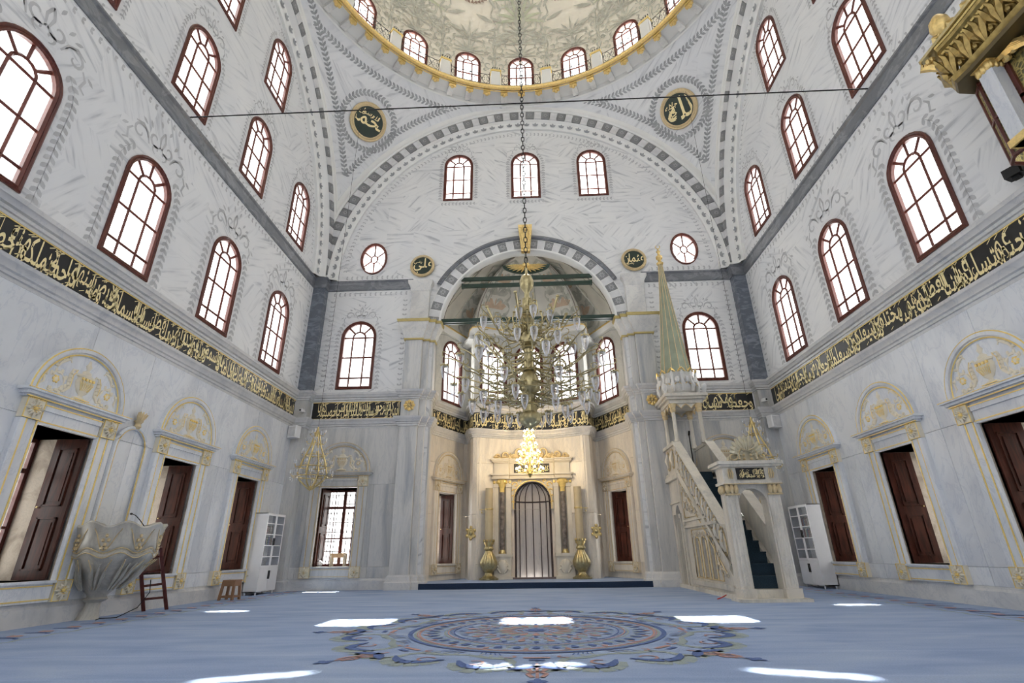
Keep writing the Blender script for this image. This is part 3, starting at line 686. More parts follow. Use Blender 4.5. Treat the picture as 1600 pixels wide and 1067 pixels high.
pa.ob('painted_acanthus', DPAINT, ceil); pb.ob('painted_palm', DPAINT2, ceil); pc.ob('painted_wreath', DPAINT3, ceil)
for k in range(ND):
    a = 2 * pi * k / ND
    link('drum_panel', dp, ceil, rz=-a)
    window(Matrix.Translation((0, CY, ZC)) @ Matrix.Rotation(-a, 4, 'Z') @ Matrix.Translation((0, RB - .02, DZ)), DWd, DH, ('small arched window in the dome drum right above the niche' if k == 0 else 'small arched window in the dome drum, %s %s of the middle one' % (('first', 'second', 'third', 'fourth', 'fifth', 'sixth', 'seventh', 'eighth', 'ninth', 'tenth')[(k if k <= 10 else 20 - k) - 1], 'right' if k <= 10 else 'left')), por=(k in (0, 5, 10, 15)))
# balustrade on the ring
for k in range(ND):
    a = 2 * pi * (k + .5) / ND
    if not (k <= 5 or k >= 14): continue
    p = thing('pedestal', 'white post with gilded cap on the dome gallery, %s %s of the middle dome window' % (('first', 'second', 'third', 'fourth', 'fifth', 'sixth')[k if k < 10 else 19 - k], 'right' if k < 10 else 'left'), 'post', (7.12 * sin(a), CY + 7.12 * cos(a), ZC + 8.84), -a)
    MB().bbox(-.2, .2, -.1, .12, 0, .8, .02).ob('post', PLAST, p); MB().box(-.24, .24, -.13, .15, .8, .86).box(-.22, .22, -.11, .13, .86, .92).ob('gilded_cap', GOLDP, p)
    r = MB()
    for q in range(4): r.tube([(-.15 + .1 * q, 0, .92), (-.18 + .12 * q, 0, 1.05), (-.13 + .1 * q, 0, 1.13)], .013, 4); r.blob((-.13 + .1 * q, 0, 1.14), .025)
    r.ob('iron_finial', IRON, p)
for k in range(ND):
    if not (k <= 5 or k >= 15): continue
    r = MB(); rr_ = 7.12; c0 = 2 * pi * k / ND
    P = lambda u, z, d=0: (rr_ * sin(u) , CY + rr_ * cos(u), ZC + 8.84 + z)
    a0, a1 = c0 - pi / ND + .038, c0 + pi / ND - .038
    for z in (.12, .68): r.tube([P(a0 + (a1 - a0) * i / 10, z) for i in range(11)], .014, 4)
    for q in range(5):
        ac = a0 + (a1 - a0) * (q + .5) / 5; hw = (a1 - a0) / 10
        for s in (-1, 1):
            r.tube([P(ac + s * hw * .95 * sin(t * pi), .12 + .56 * t) for t in (0, .2, .4, .6, .8, 1)], .011, 4)
            r.tube([P(ac + s * hw * (.5 + .35 * cos(b_)), .4 + .1 * sin(b_)) for b_ in (0, 1.2, 2.4, 3.6, 4.8)], .009, 3)
    for q in range(3): r.tube([P(a0 + (a1 - a0) * (q * .5), z) for z in (.1, .8)], .014, 4)
    r.ob('iron_railing', IRON, None, label='black scrolled iron railing before the middle dome window' if k == 0 else 'black scrolled iron railing, %s one %s of the middle dome window' % (('first', 'second', 'third', 'fourth', 'fifth')[(k if k < 10 else 20 - k) - 1], 'right' if k < 10 else 'left'), cat='railing')

# ------------------------------------------------------------------ apse
APN = Vector((3.64 - 2.88, 18.3 - 20.42)).normalized()          # along the side panel
def panel_mat(A, B, z=0, t=.5, inward=0):
    """frame on a plan segment A->B (room on the right of travel): local x along A->B, -y into the room"""
    A = Vector(A); B = Vector(B); d = (B - A).normalized(); P = A + (B - A) * t; n = Vector((d.y, -d.x))
    m = Matrix(((d.x, -n.x, 0, P.x + n.x * inward), (d.y, -n.y, 0, P.y + n.y * inward), (0, 0, 1, z), (0, 0, 0, 1))); return m
def fn_seg(A, B):
    A = Vector(A); B = Vector(B); d = (B - A).normalized(); n = Vector((d.y, -d.x)); c = (A + B) / 2
    return (lambda u, z, dd=0: (c.x + d.x * u + n.x * dd, c.y + d.y * u + n.y * dd, z)), (B - A).length / 2
ap = thing('wall_apse', 'warm white marble wall of the apse around the prayer niche', 'wall', (0, 19.5, 0), kind='structure')
SEG = list(zip(APSE, APSE[1:]))
iL, iR, iC = 3, len(SEG) - 4, len(SEG) // 2
SIDE_C = .5; APS = .9
def aob(m, name, mat, smooth=False):
    m.tf(lambda x, y, z: (x, y - 19.5, z)); return m.ob(name, mat, ap, smooth)
APU = marble('cream_apse_plaster', (.66, .65, .60), (.60, .59, .54), (.52, .51, .47), (1, 1, 1), .6, .5)
for k, (A, B) in enumerate(SEG):
    if k in (0, len(SEG) - 1): continue
    fn, hl = fn_seg(A, B)
    wide = k in (iL, iR)
    hole = [rect(0, .61 * APS, NZ0, NZ1)] if wide else []
    e = .004
    if k == iC:
        mm = MB(); plate(mm, [(-hl, 0), (hl, 0), (hl, 4.1), (-hl, 4.1)], [arch_pts(1.36, 3.3, 16, 0, .14)], fn, .2); aob(mm, 'niche_wall', SLABW)
        mm = MB(); plate(mm, [(-hl, 4.1), (hl, 4.1), (hl, 5.12), (-hl, 5.12)], [], fn, .2); aob(mm, 'marble_slab', SLABW)
    for z0, z1 in (() if k == iC else (((0, NZ0 - .02), (NZ0 - .02, 2.3), (2.3, 4.1), (4.1, 5.12)) if wide or hl > .2 else ((0, 2.3), (2.3, 5.12)))):
        hh = [rect(0, .61 * APS, max(NZ0, z0), min(NZ1, z1))] if wide and z0 < NZ1 and z1 > NZ0 + .01 else []
        if hh and (z0 >= NZ0 - .03):
            zz0, zz1 = z0, min(z1, NZ1)
            mm = MB()
            for s in (-1, 1):
                mm = MB(); plate(mm, [(s * .61 * APS, z0 + e), (s * hl, z0 + e), (s * hl, z1 - e), (s * .61 * APS, z1 - e)][::s], [], fn, .2); aob(mm, 'marble_slab', SLABW)
            if z1 > NZ1: mm = MB(); plate(mm, [(-.61 * APS + e, NZ1 + e), (.61 * APS - e, NZ1 + e), (.61 * APS - e, z1 - e), (-.61 * APS + e, z1 - e)], [], fn, .2); aob(mm, 'marble_slab', SLABW)
        else:
            mm = MB(); plate(mm, [(-hl, z0 + e), (hl, z0 + e), (hl, z1 - e), (-hl, z1 - e)], [], fn, .2); aob(mm, 'marble_slab', SLABW)
    bh = [rect(0, .62 * APS, NZ0 - .01, NZ1 + .01)] if wide else ([arch_pts(1.4, 3.34, 16, 0, .12)] if k == iC else [])
    mm = MB(); plate(mm, [(-hl - .12, -.1), (hl + .12, -.1), (hl + .12, 5.2), (-hl - .12, 5.2)], bh, lambda u, z, d: fn(u, z, d - .2), .1); aob(mm, 'backing', SLABW)
    hl2 = hl + .002; holes2 = []
    if wide: holes2 = [arch_pts(1.3, 2.66, 12, .08 if k == iL else -.08, 6.5)]
    if k in (iC, iC - 1, iC + 1): holes2 = [arch_pts(1.1, 2.46, 12, 0, 6.5)]
    mm = MB(); plate(mm, [(-hl2, 5.1), (hl2, 5.1), (hl2, 9.75), (-hl2, 9.75)], holes2, fn, .25); aob(mm, 'upper_wall', APU)
for k, s, lab in ((iL, 1, 'left oblique side'), (iR, -1, 'right oblique side')):
    A, B = SEG[k]; window(panel_mat(A, B, 6.48) @ Matrix.Translation((.08 * s, 0, 0)), 1.34, 2.68, 'brown arched apse window above the inscription on the ' + lab)
for k, lab in ((iC - 1, 'left of the hanging lamp'), (iC, 'directly behind the great chandelier'), (iC + 1, 'right of the hanging lamp')):
    A, B = SEG[k]; window(panel_mat(A, B, 6.48), 1.14, 2.5, 'brown arched apse window over the prayer niche, ' + lab)
# unseen slabs added to stop sun patches from apse and niche wall windows
for k in (iL, iR, iC - 1, iC, iC + 1):
    A, B = SEG[k]; hl = (Vector(B) - Vector(A)).length / 2; mm = MB(); mm.box(-hl - .3, hl + .3, .27, 1.6, 9.2, 9.32); mt_ = Matrix.Translation((0, -19.5, 0)) @ panel_mat(A, B, 0); mm.tf(lambda x, y, z: tuple(mt_ @ Vector((x, y, z)))); mm.ob('outer_eave', PLAST, ap)
for s in (-1, 1): MB().box(min(s * 3.9, s * 8.6), max(s * 3.9, s * 8.6), 17.52, 18.9, 9.35, 9.45).ob('outer_eave', PLAST, wq)
# painted panel lines in the upper apse, gold rim
mm = MB()
for k, (A, B) in enumerate(SEG):
    fn, hl = fn_seg(A, B)
    if k in (iL, iR, iC, iC - 1, iC + 1):
        s_ = hl - .06; ribbon(mm, [(-s_, 6.6), (-s_, 9.1), (-s_ * .4, 9.3), (s_ * .4, 9.3), (s_, 9.1), (s_, 6.6)], .025, fn)
aob(mm, 'painted_panel_line', LEAF)
RIM = [p for p in APSE]
aob(sweep(RIM, [(0, 9.38), (.04, 9.4), (.06, 9.48), (.13, 9.54), (.14, 9.6), (0, 9.62)]), 'rim_moulding', PLAST, True)
aob(sweep(RIM, [(.12, 9.56), (.16, 9.58), (.16, 9.63), (.12, 9.65)]), 'gilt_rim', GOLD)
# semidome with painted gores
C0a = Vector((0, 17.45)); SH = 2.72
def semi(P, t, inn=0): q = C0a + (Vector(P) - C0a) * cos(t) * (1 - inn * .3); return (q.x, q.y, 9.58 + (SH - inn) * sin(t))
fine = []
for A, B in SEG[1:-1]:
    for i in range(6): fine.append(tuple(Vector(A) + (Vector(B) - Vector(A)) * i / 6))
fine.append(SEG[-2][1])
mm = MB(); mm.rings([[semi(p, pi / 2 * j / 16) for p in fine] for j in range(17)], closed=False)
SEMI = simple('grey_cream_semidome', (.74, .72, .65), .6, 0, .06, 2); aob(mm, 'semidome', SEMI, True)
mm, m2, m3 = MB(), MB(), MB()
NG = 10
for g in range(NG + 1):
    p = fine[int(round(g * (len(fine) - 1) / NG))]
    mm.tube([semi(p, pi / 2 * j / 12, .03) for j in range(12)], .022, 4)
for g in range(NG):
    i0 = g * (len(fine) - 1) / NG; i1 = (g + 1) * (len(fine) - 1) / NG
    def fg(u, v, d):
        fi = min(len(fine) - 1.001, max(0, i0 + (i1 - i0) * (.5 + u * .42))); a = int(fi); p = Vector(fine[a]) * (1 - fi + a) + Vector(fine[a + 1]) * (fi - a); return semi(p, v * pi / 2, .02)
    ribbon(m2, [(-.9, .03), (-.8, .72), (0, .8), (.8, .72), (.9, .03)], .04, fg)
    for v in (.08, .22, .36, .5, .64):
        for s in (-1, 1):
            for sp_ in (spiral(s * .4, v + .05, .3, .05, -pi / 2, s * pi * 1.1), spiral(s * .2, v + .12, .2, .04, pi, -s * pi * .8)):
                p = [(a, v + (b - v) * .28 + .03) for a, b in sp_]; ribbon(m2, p, .036, fg)
        for q in range(5): a = pi * (q + .5) / 5; ribbon(m3 if v in (.22, .5) else m2, [(0, v + .02), (.35 * cos(a), v + .02 + .07 * sin(a)), (.5 * cos(a), v + .02 + .1 * sin(a))], [.02, .07, .01], fg)
aob(mm, 'painted_rib', simple('rib_line', (.33, .29, .25), .6)); aob(m2, 'painted_scrolls', DPAINT); aob(m3, 'painted_flowers', simple('salmon_paint', (.62, .47, .34), .6))
# apse arch: marble blocks, dark hood moulding
def fA(u, z, d=0): return (u, QY - d, z)
aa = arch_ring([(3.3, -.4), (3.27, -.2), (3.28, .02), (3.3, .05), (3.36, .06), (3.78, .06), (3.78, 0)], fA, 0, 60, 8.8).ob('trim_14', PLAST, None, True, kind='structure', cat='arch', label='apse arch of alternating painted blocks with a dark hood moulding')
arch_ring([(3.77, 0), (3.78, .12), (3.84, .16), (3.9, .12), (3.95, .1), (3.97, 0)], fA, 0, 60, 8.8, .5, pi - .5).ob('dark_hood', DARKS, aa, True)
vd = voussoir_mesh(3.36, 3.76, 0, .07, radians(2.75), VDARK); vl = voussoir_mesh(3.36, 3.76, 0, .065, radians(2.2), VLITE); rp = rosette_paint(3.56, .075, .1, VROS)
for k in range(18):
    a = -pi / 2 + (k + .5) * pi / 18
    v = link('voussoir', vd, aa); v.matrix_world = Matrix.Translation((0, QY, 8.8)) @ Matrix.Rotation(a, 4, 'Y'); link('painted_rosette', rp, v)
    if k < 17: v = link('voussoir', vl, aa); v.matrix_world = Matrix.Translation((0, QY, 8.8)) @ Matrix.Rotation(a + pi / 36, 4, 'Y')
m = MB(); m.prism([(-.17, 0), (-.13, -.24), (.13, -.24), (.17, 0)], 0, .1); ks = MB()
for j in range(9): w_ = .17 + .012 * j; z = 11.95 + .125 * j; ks.rings([[(-w_, QY, z), (-w_, QY - .2 - .02 * j, z), (w_, QY - .2 - .02 * j, z), (w_, QY, z)], [(-w_ - .01, QY, z + .1), (-w_ - .01, QY - .24 - .02 * j, z + .1), (w_ + .01, QY - .24 - .02 * j, z + .1), (w_ + .01, QY, z + .1)]], cap=True)
for s in (-1, 1): ks.tube([(s * .12, QY - .3, 12.0), (s * .1, QY - .36, 12.3), (s * .16, QY - .4, 12.6), (s * .1, QY - .42, 12.95)], [.03, .04, .05, .03], 5)
ks.blob((0, QY - .42, 12.9), (.12, .06, .14)); ks.tf(lambda x, y, z: (x, y - QY, z - 11.95))
ks.ob('keystone', GOLD, None, True, loc=(0, QY - .02, 11.95), label='gilded scroll keystone crowning the apse arch', cat='ornament')

# green tie bars
for k, (y, z, x0, x1, lab) in enumerate(((17.25, 9.12, -3.3, 3.3, 'nearer of the two long bars at capital height'), (17.5, 9.16, -3.34, 3.34, 'farther of the two long bars at capital height'), (17.3, 10.92, -2.6, 2.62, 'upper of the two short bars under the sunburst'), (17.3, 10.62, -2.5, 2.5, 'lower of the two short bars under the sunburst'))):
    m = MB(); m.box(x0, x1, -.05, .05, -.07, .07)
    for s in (x0, x1): m.box(s - .03, s + .03, -.07, .07, -.09, .09)
    m.ob('tie_bar', GREENB, None, loc=(0, y, z), label='dark green tie bar across the apse, ' + lab, cat='beam')
m = MB(); m.lathe([(0, 0), (.01, 0)], 8)
sb = thing('sunburst', 'gilded half sunburst on a dark oval under the apse vault', 'ornament', (0, 17.42, 11.47))
m = MB().add([(.95 * cos(-pi * i / 16), 0, .45 * sin(-pi * i / 16) + .12) for i in range(17)], [tuple(range(17))]); m.tf(lambda x, y, z: (x, y, z)); 
m = MB(); o_ = [(.95 * cos(-pi * i / 16), .42 * sin(-pi * i / 16) + .12) for i in range(17)]; plate(m, o_, [], lambda u, z, d: (u, -d, z), .04); m.ob('dark_backing', GREENB, sb)
m = MB()
for k in range(13):
    a = -pi * (k + .5) / 13; m.tube([(.12 * cos(a), -.03, .1 + .06 * sin(a)), (.5 * cos(a), -.06, .1 + .25 * sin(a)), (.82 * cos(a), -.04, .1 + .36 * sin(a))], [.02, .05, .012], 4)
m.blob((0, -.05, .1), (.16, .05, .1)); m.ob('gilded_rays', GOLD, sb)

# ------------------------------------------------------------------ lower windows with carved surrounds
def ring_rect(m, x0, x1, z0, z1, t, d0, d1, skip=''):
    if 'b' not in skip: m.bbox(x0, x1, -d1, -d0, z0, z0 + t, .004)
    if 't' not in skip: m.bbox(x0, x1, -d1, -d0, z1 - t, z1, .004)
    m.bbox(x0, x0 + t, -d1, -d0, z0 + t, z1 - t, .004); m.bbox(x1 - t, x1, -d1, -d0, z0 + t, z1 - t, .004)
def relief_tube(m, pts, rs, d=.03, n=6, flat=.55): m.tube([(u, -d, z) for u, z in pts], rs, n, up=(0, 1, 0), flat=1.0)
def acanthus(m, cx, cz, s, sg, g):
    sp_ = spiral(cx, cz, .23 * s, .1 * s, -pi * .35, -pi * 1.9, 14)
    p = [(cx + sg * (a - cx), b) for a, b in sp_]; relief_tube(m, p, [.03 * s * (1 + .5 * sin(i * 2.1)) for i in range(len(p))])
    for i in range(1, len(p) - 1, 2):
        a, b = p[i]; dx, dz = a - cx, b - cz; m.blob((a + dx * .28, -.035, b + dz * .28), (.045 * s, .025, .06 * s), 5, 3)
    for k in range(6): an = k * pi / 3; g.blob((cx + .05 * s * cos(an), -.05, cz + .05 * s * sin(an)), (.03 * s, .02, .03 * s), 5, 3)
    m.blob((cx, -.04, cz), (.075 * s, .03, .075 * s), 8, 3)
def surround_meshes():
    fr, gd, rl, rg = MB(), MB(), MB(), MB()
    hw, z0, z1 = NW, NZ0, NZ1
    # jamb bands, sill band, head band
    for s in (-1, 1):
        a, b = sorted((s * hw, s * (hw + .34)))
        fr.bbox(a, b, -.075, 0, z0, z1 + .03, .008); a, b = sorted((s * (hw + .24), s * (hw + .347))); fr.bbox(a, b, -.1, 0, z0 + .003, z1 + .027, .012)
        for q in (.03, .21): a, b = sorted((s * (hw + q), s * (hw + q + .026))); gd.box(a, b, -.084, -.07, z0, z1 + .03)
    fr.bbox(-hw, hw, -.075, 0, .35, z0 - .04, .008); fr.bbox(-hw - .02, hw + .02, -.12, 0, z0 - .04, z0, .012)
    gd.box(-hw, hw, -.084, -.07, .38, .4); gd.box(-hw, hw, -.084, -.07, .585, .605)
    fr.bbox(-hw, hw, -.06, 0, z1, z1 + .38, .008); fr.bbox(-hw, hw, -.09, 0, z1 + .22, z1 + .31, .02); gd.box(-hw, hw, -.068, -.055, z1 + .03, z1 + .05); gd.box(-hw, hw, -.098, -.085, z1 + .3, z1 + .32)
    # cornice
    for (h0, h1, d, x) in ((3.44, 3.48, .12, 1.0), (3.48, 3.53, .17, 1.05), (3.53, 3.58, .22, 1.1)): fr.bbox(-x, x, -d, 0, h0, h1, .02)
    gd.box(-1.0, 1.0, -.135, -.11, 3.44, 3.458); gd.box(-1.11, 1.11, -.228, -.21, 3.56, 3.572)
    # lunette: tympanum plate and archivolt
    fn = lambda u, z, d: (u, -d, z)
    lu = MB(); plate(lu, [(.97 * cos(pi * i / 20), 3.58 + .97 * sin(pi * i / 20)) for i in range(21)], [], lambda u, z, d: (u, -.045 - d, z), .045)
    ar = MB().rings([[fn(r * cos(pi * i / 28), 3.58 + r * sin(pi * i / 28), d) for r, d in ((.84, .04), (.85, .07), (.9, .07), (.91, .1), (.97, .11), (1.0, .08), (1.0, 0))] for i in range(29)], closed=False)
    for r in (.865, .98): gd.tube([(r * cos(pi * i / 28), -.075 if r < .9 else -.1, 3.58 + r * sin(pi * i / 28)) for i in range(29)], .015, 4)
    # vase
    prof = [(.1, 0), (.16, .0), (.16, .03), (.05, .07), (.05, .1), (.11, .14), (.17, .24), (.19, .34), (.17, .36), (.16, .4), (.2, .42), (.2, .45), (.1, .48), (.1, .52), (.03, .56), (.05, .6), (.07, .64), (.04, .68), (.02, .75)]
    rl.lathe([(r, z) for r, z in prof], 14, (0, -.045, 3.63), .35)
    for k in range(7): x = -.13 + .043 * k; rg.tube([(x * .6, -.085, 3.8), (x, -.115, 3.92), (x * 1.1, -.1, 3.97)], [.006, .009, .005], 4)
    for k in range(4): rg.box(-.13 + .075 * k, -.09 + .075 * k, -.125, -.1, 3.985, 4.03)
    rg.box(-.16, .16, -.11, -.1, 3.63, 3.645)
    for s in (-1, 1):
        relief_tube(rl, [(s * a, b) for a, b in ((.17, 4.03), (.22, 4.13), (.29, 4.12), (.31, 4.02), (.3, 3.9), (.29, 3.78), (.36, 3.7), (.44, 3.69))], [.02, .03, .03, .045, .05, .045, .035, .02])
        for q in range(4): rl.blob((s * .3, -.06, 3.83 + .07 * q), (.055, .03, .025), 6, 3)
        acanthus(rl, s * .56, 3.86, .95, s, rg)
        relief_tube(rl, [(s * a, b) for a, b in ((.6, 4.06), (.56, 4.16), (.48, 4.24), (.4, 4.27), (.36, 4.22))], [.02, .04, .045, .03, .02]); relief_tube(rl, [(s * a, b) for a, b in ((.72, 3.95), (.78, 3.86), (.76, 3.76), (.82, 3.7))], [.02, .035, .03, .015])
        for q, (a, b) in enumerate(((.42, 3.72), (.5, 3.68), (.62, 3.69), (.52, 4.22), (.63, 4.1), (.42, 4.3), (.77, 3.9))): rl.blob((s * a, -.05, b), (.05, .025, .035), 5, 3)
        rg.tube([(s * a, -.1, b) for a, b in ((.3, 3.8), (.31, 4.0), (.25, 4.12))], .007, 4)
    # rosette
    ro, rog = MB(), MB(); ro.bbox(-.165, .165, -.105, 0, -.165, .165, .008)
    for k in range(12):
        a = k * pi / 6; L = .13 if k % 3 else .17; ro.tube([(.03 * cos(a), -.11, .03 * sin(a)), (L * .65 * cos(a), -.135, L * .65 * sin(a)), (L * .98 * cos(a), -.11, L * .98 * sin(a))], [.012, .026, .008], 4)
    rog.blob((0, -.13, 0), (.035, .03, .035), 8, 4); ring_rect(rog, -.165, .165, -.165, .165, .013, .1, .116)
    for k in range(8): a = k * pi / 4 + .4; rog.blob((.055 * cos(a), -.135, .055 * sin(a)), (.012, .012, .012), 5, 3)
    return fr, gd, lu, ar, rl, rg, ro, rog
SM = surround_meshes()
def shutter_mb(w_, z0, z1):
    m = MB(); t = .045; m.box(0, w_, -t / 2, t / 2, z0, z1); H = z1 - z0
    for a, b in ((.06, .42), (.5, .93)):
        for s in (-1, 1):
            for x0, x1, h0, h1 in ((.2, .8, a, a + .012), (.2, .8, b - .012, b), (.2, .25, a, b), (.75, .8, a, b)): m.box(x0 * w_, x1 * w_, s * (t / 2), s * (t / 2 + .026), z0 + H * h0, z0 + H * h1) if s > 0 else m.box(x0 * w_, x1 * w_, -t / 2 - .026, -t / 2, z0 + H * h0, z0 + H * h1)
            q0, q1 = (t / 2, t / 2 + .012) if s > 0 else (-t / 2 - .022, -t / 2); m.box(.32 * w_, .68 * w_, q0, q1, z0 + H * (a + .035), z0 + H * (b - .035))
    return m
SHM = {}
def niche(mat, label, mt, rmt, shut, goldmat=GOLDP, reveal=1.1, key='n', lattice=True, casement=True):
    WN[0] += 1
    fr, gd, lu, ar, rl, rg, ro, rog = SM
    g = lambda k, m, mm_, sm=False: cached(('nich', k, mm_.name), lambda: m.mesh(k, mm_, sm))
    o = link('window_%d' % WN[0], g('surround', fr, mt), None, kind='structure', label=label, cat='window'); o.matrix_world = mat
    link('gilt_line', g('gilt_line', gd, goldmat), o); l_ = link('lunette', g('lunette', lu, mt), o); link('archivolt', g('archivolt', ar, mt, True), l_); link('vase_relief', g('vase_relief', rl, rmt, True), l_); link('gilding', g('gilding', rg, goldmat), l_)
    for s in (-1, 1):
        for z in (NZ1 + .2, .51): r_ = link('rosette', g('rosette', ro, rmt, True), o, loc=(s * (NW + .18), 0, z)); link('gilt_centre', g('gilt_centre', rog, goldmat), r_)
    # stone reveal (walls, floor and head) going outwards
    def rv():
        m = MB(); D = reveal; h = NW
        m.add([(-h, 0, NZ0), (-h, D, NZ0), (-h, D, NZ1), (-h, 0, NZ1), (h, 0, NZ0), (h, D, NZ0), (h, D, NZ1), (h, 0, NZ1)], [(0, 1, 2, 3), (4, 7, 6, 5), (0, 4, 5, 1), (3, 2, 6, 7)])
        m.box(-h - .25, -h - .0, -.0 + .31, D + .1, NZ0 - .2, NZ1 + .25); m.box(h, h + .25, .31, D + .1, NZ0 - .2, NZ1 + .25); m.box(-h - .25, h + .25, .31, D + .1, NZ1, NZ1 + .25); m.box(-h - .25, h + .25, .31, D + .1, NZ0 - .25, NZ0)
        return m.mesh('stone_reveal', STONE)
    link('stone_reveal', cached(('rev', reveal), rv), o)
    # outer casement with leaded lights
    def cs():
        m = MB(); D = reveal
        ring_rect(m, -NW, NW, NZ0, NZ1, .07, -D, -D + .07); m.box(-.05, .05, D - .06, D, NZ0, NZ1); m.box(-NW, NW, D - .06, D, 2.45, 2.53); m.box(-NW, NW, D - .05, D, 1.5, 1.54)
        for x in (-.33, .33): m.box(x - .012, x + .012, D - .04, D - .02, NZ0, NZ1)
        return m.mesh('casement', DKWOOD)
    def gr():
        m = MB(); D = reveal
        for k in range(6): x = -.5 + .2 * k; m.tube([(x, D + .12, NZ0), (x, D + .12, NZ1)], .012, 4)
        for k in range(8): z = NZ0 + .15 + .3 * k; m.tube([(-NW, D + .12, z), (NW, D + .12, z)], .012, 4)
        return m.mesh('iron_grille', IRON)
    c = link('casement', cached(('cas', reveal), cs), o)
    for i in range(2):
        for j, (a, b) in enumerate(((NZ0 + .07, 1.5), (1.54, 2.45), (2.53, NZ1 - .07))): link('pane', cached(('cp', reveal, i, j), lambda: poly_mb([((-NW + .07, .05)[i], a), ((-.05, NW - .07)[i], a), ((-.05, NW - .07)[i], b), ((-NW + .07, .05)[i], b)], -reveal + .03).mesh('pane', PANE)), c)
    link('iron_grille', cached(('gri', reveal), gr), o)
    for s, w_, ang in shut:   # s: hinge side, swung outwards by ang
        sh = link('shutter', cached(('sh', w_), lambda: shutter_mb(w_, NZ0 + .01, NZ1 - .02).mesh('shutter', SHUT)), o, loc=(s * (NW - .03), .06, 0), rz=ang)
        link('knob', cached(('knob',), lambda: MB().blob((.5, -.05, 1.85), .02).blob((.5, .05, 1.85), .02).mesh('knob', BRASSB)), sh)
    portal(mat @ Matrix.Translation((0, reveal - .1, NZ0)), 1.2, 2.4)
    return o
names4 = ORD[1:]
for k, u in enumerate(LN): niche(mat_wall('L', u, 0, .03), 'tall shuttered window in carved marble surround, left wall, ' + names4[k], SLAB, RELM, [(1, .56, radians(93)), (-1, .56, radians(88))])
for k, u in enumerate(RN): niche(mat_wall('R', u, 0, .03), 'tall shuttered window in carved marble surround, right wall, ' + names4[k], SLAB, RELM, [(-1, .56, radians(82)), (1, .56, radians(92))])
WGOLD = simple('pale_gold_lines', (.66, .52, .30), .5, .2, .1, 15)
for k, u in enumerate(QN): niche(mat_wall('Q', u, 0, .03), 'tall grilled window in carved surround on the niche wall, %s' % ('left of the apse' if u < 0 else 'behind the pulpit stairs'), SLABQ, RELM, [(-1, .5, radians(80))], WGOLD, .7)
for k, s, lab in ((iL, 1, 'left side of the apse'), (iR, -1, 'right side of the apse')):
    A, B = SEG[k]; o = niche(panel_mat(A, B, 0) @ Matrix.Diagonal((APS, 1, 1, 1)), 'tall shuttered window in cream carved surround, ' + lab, SLABW, simple('cream_relief%d' % k, (.74, .66, .52), .45), [(s, .56, radians(90) if s > 0 else radians(75)), (-s, .5, radians(92))], WGOLD, .9)

# ------------------------------------------------------------------ Arabic lettering
FORMS = {}
def _tab():
    b = 0xFE80
    FORMS['\u0621'] = (b,)
    seq = [('\u0622', 2), ('\u0623', 2), ('\u0624', 2), ('\u0625', 2), ('\u0626', 4), ('\u0627', 2), ('\u0628', 4), ('\u0629', 2), ('\u062A', 4), ('\u062B', 4), ('\u062C', 4), ('\u062D', 4), ('\u062E', 4), ('\u062F', 2), ('\u0630', 2), ('\u0631', 2), ('\u0632', 2), ('\u0633', 4), ('\u0634', 4), ('\u0635', 4), ('\u0636', 4), ('\u0637', 4), ('\u0638', 4), ('\u0639', 4), ('\u063A', 4), ('\u0641', 4), ('\u0642', 4), ('\u0643', 4), ('\u0644', 4), ('\u0645', 4), ('\u0646', 4), ('\u0647', 4), ('\u0648', 2), ('\u0649', 2), ('\u064A', 4)]
    c = 0xFE81
    for ch, n_ in seq: FORMS[ch] = tuple(range(c, c + n_)); c += n_
_tab()
LA = {'\u0622': 0xFEF5, '\u0623': 0xFEF7, '\u0625': 0xFEF9, '\u0627': 0xFEFB}
def shape(word):
    out = []; prev = False; i = 0
    while i < len(word):
        ch = word[i]
        if ch == '\u0644' and i + 1 < len(word) and word[i + 1] in LA:
            out.append(chr(LA[word[i + 1]] + (1 if prev else 0))); prev = False; i += 2; continue
        f = FORMS.get(ch)
        if not f: i += 1; continue
        nxt = i + 1 < len(word) and word[i + 1] in FORMS and len(FORMS[word[i + 1]]) > 1
        dual = len(f) == 4
        if dual and nxt: k = 3 if prev else 2; 
        else: k = 1 if prev else 0
        if len(f) == 1: k = 0
        out.append(chr(f[k])); prev = dual; i += 1
    return ''.join(out[::-1])
FCU = bpy.data.curves.new('script_tmp', 'FONT'); FCU.resolution_u = 2; FCU.offset = .018
FOB = bpy.data.objects.new('script_tmp', FCU); COL.objects.link(FOB)
GC = {}
def glyph(ch):
    if ch not in GC:
        FCU.body = ch; dg = bpy.context.evaluated_depsgraph_get(); dg.update(); me = bpy.data.meshes.new_from_object(FOB.evaluated_get(dg))
        vs = [(v.co.x, v.co.y) for v in me.vertices]; fs = [tuple(p.vertices) for p in me.polygons]; bpy.data.meshes.remove(me)
        xs = [a for a, b in vs] or [0, .2]; GC[ch] = (vs, fs, min(xs), max(xs))
    return GC[ch]
def word_mesh(word):
    vs, fs = [], []; x = 0
    for ch in shape(word):
        v, f, a, b = glyph(ch); k = len(vs); iso = ord(ch) in {t[0] for t in FORMS.values()} or ord(ch) in {t[1] for t in FORMS.values() if len(t) > 1}
        vs += [(x + p[0] - a, p[1]) for p in v]; fs += [tuple(i + k for i in q) for q in f]; x += (b - a) - .015 + (0 if not iso else 0)
    return vs, fs, x
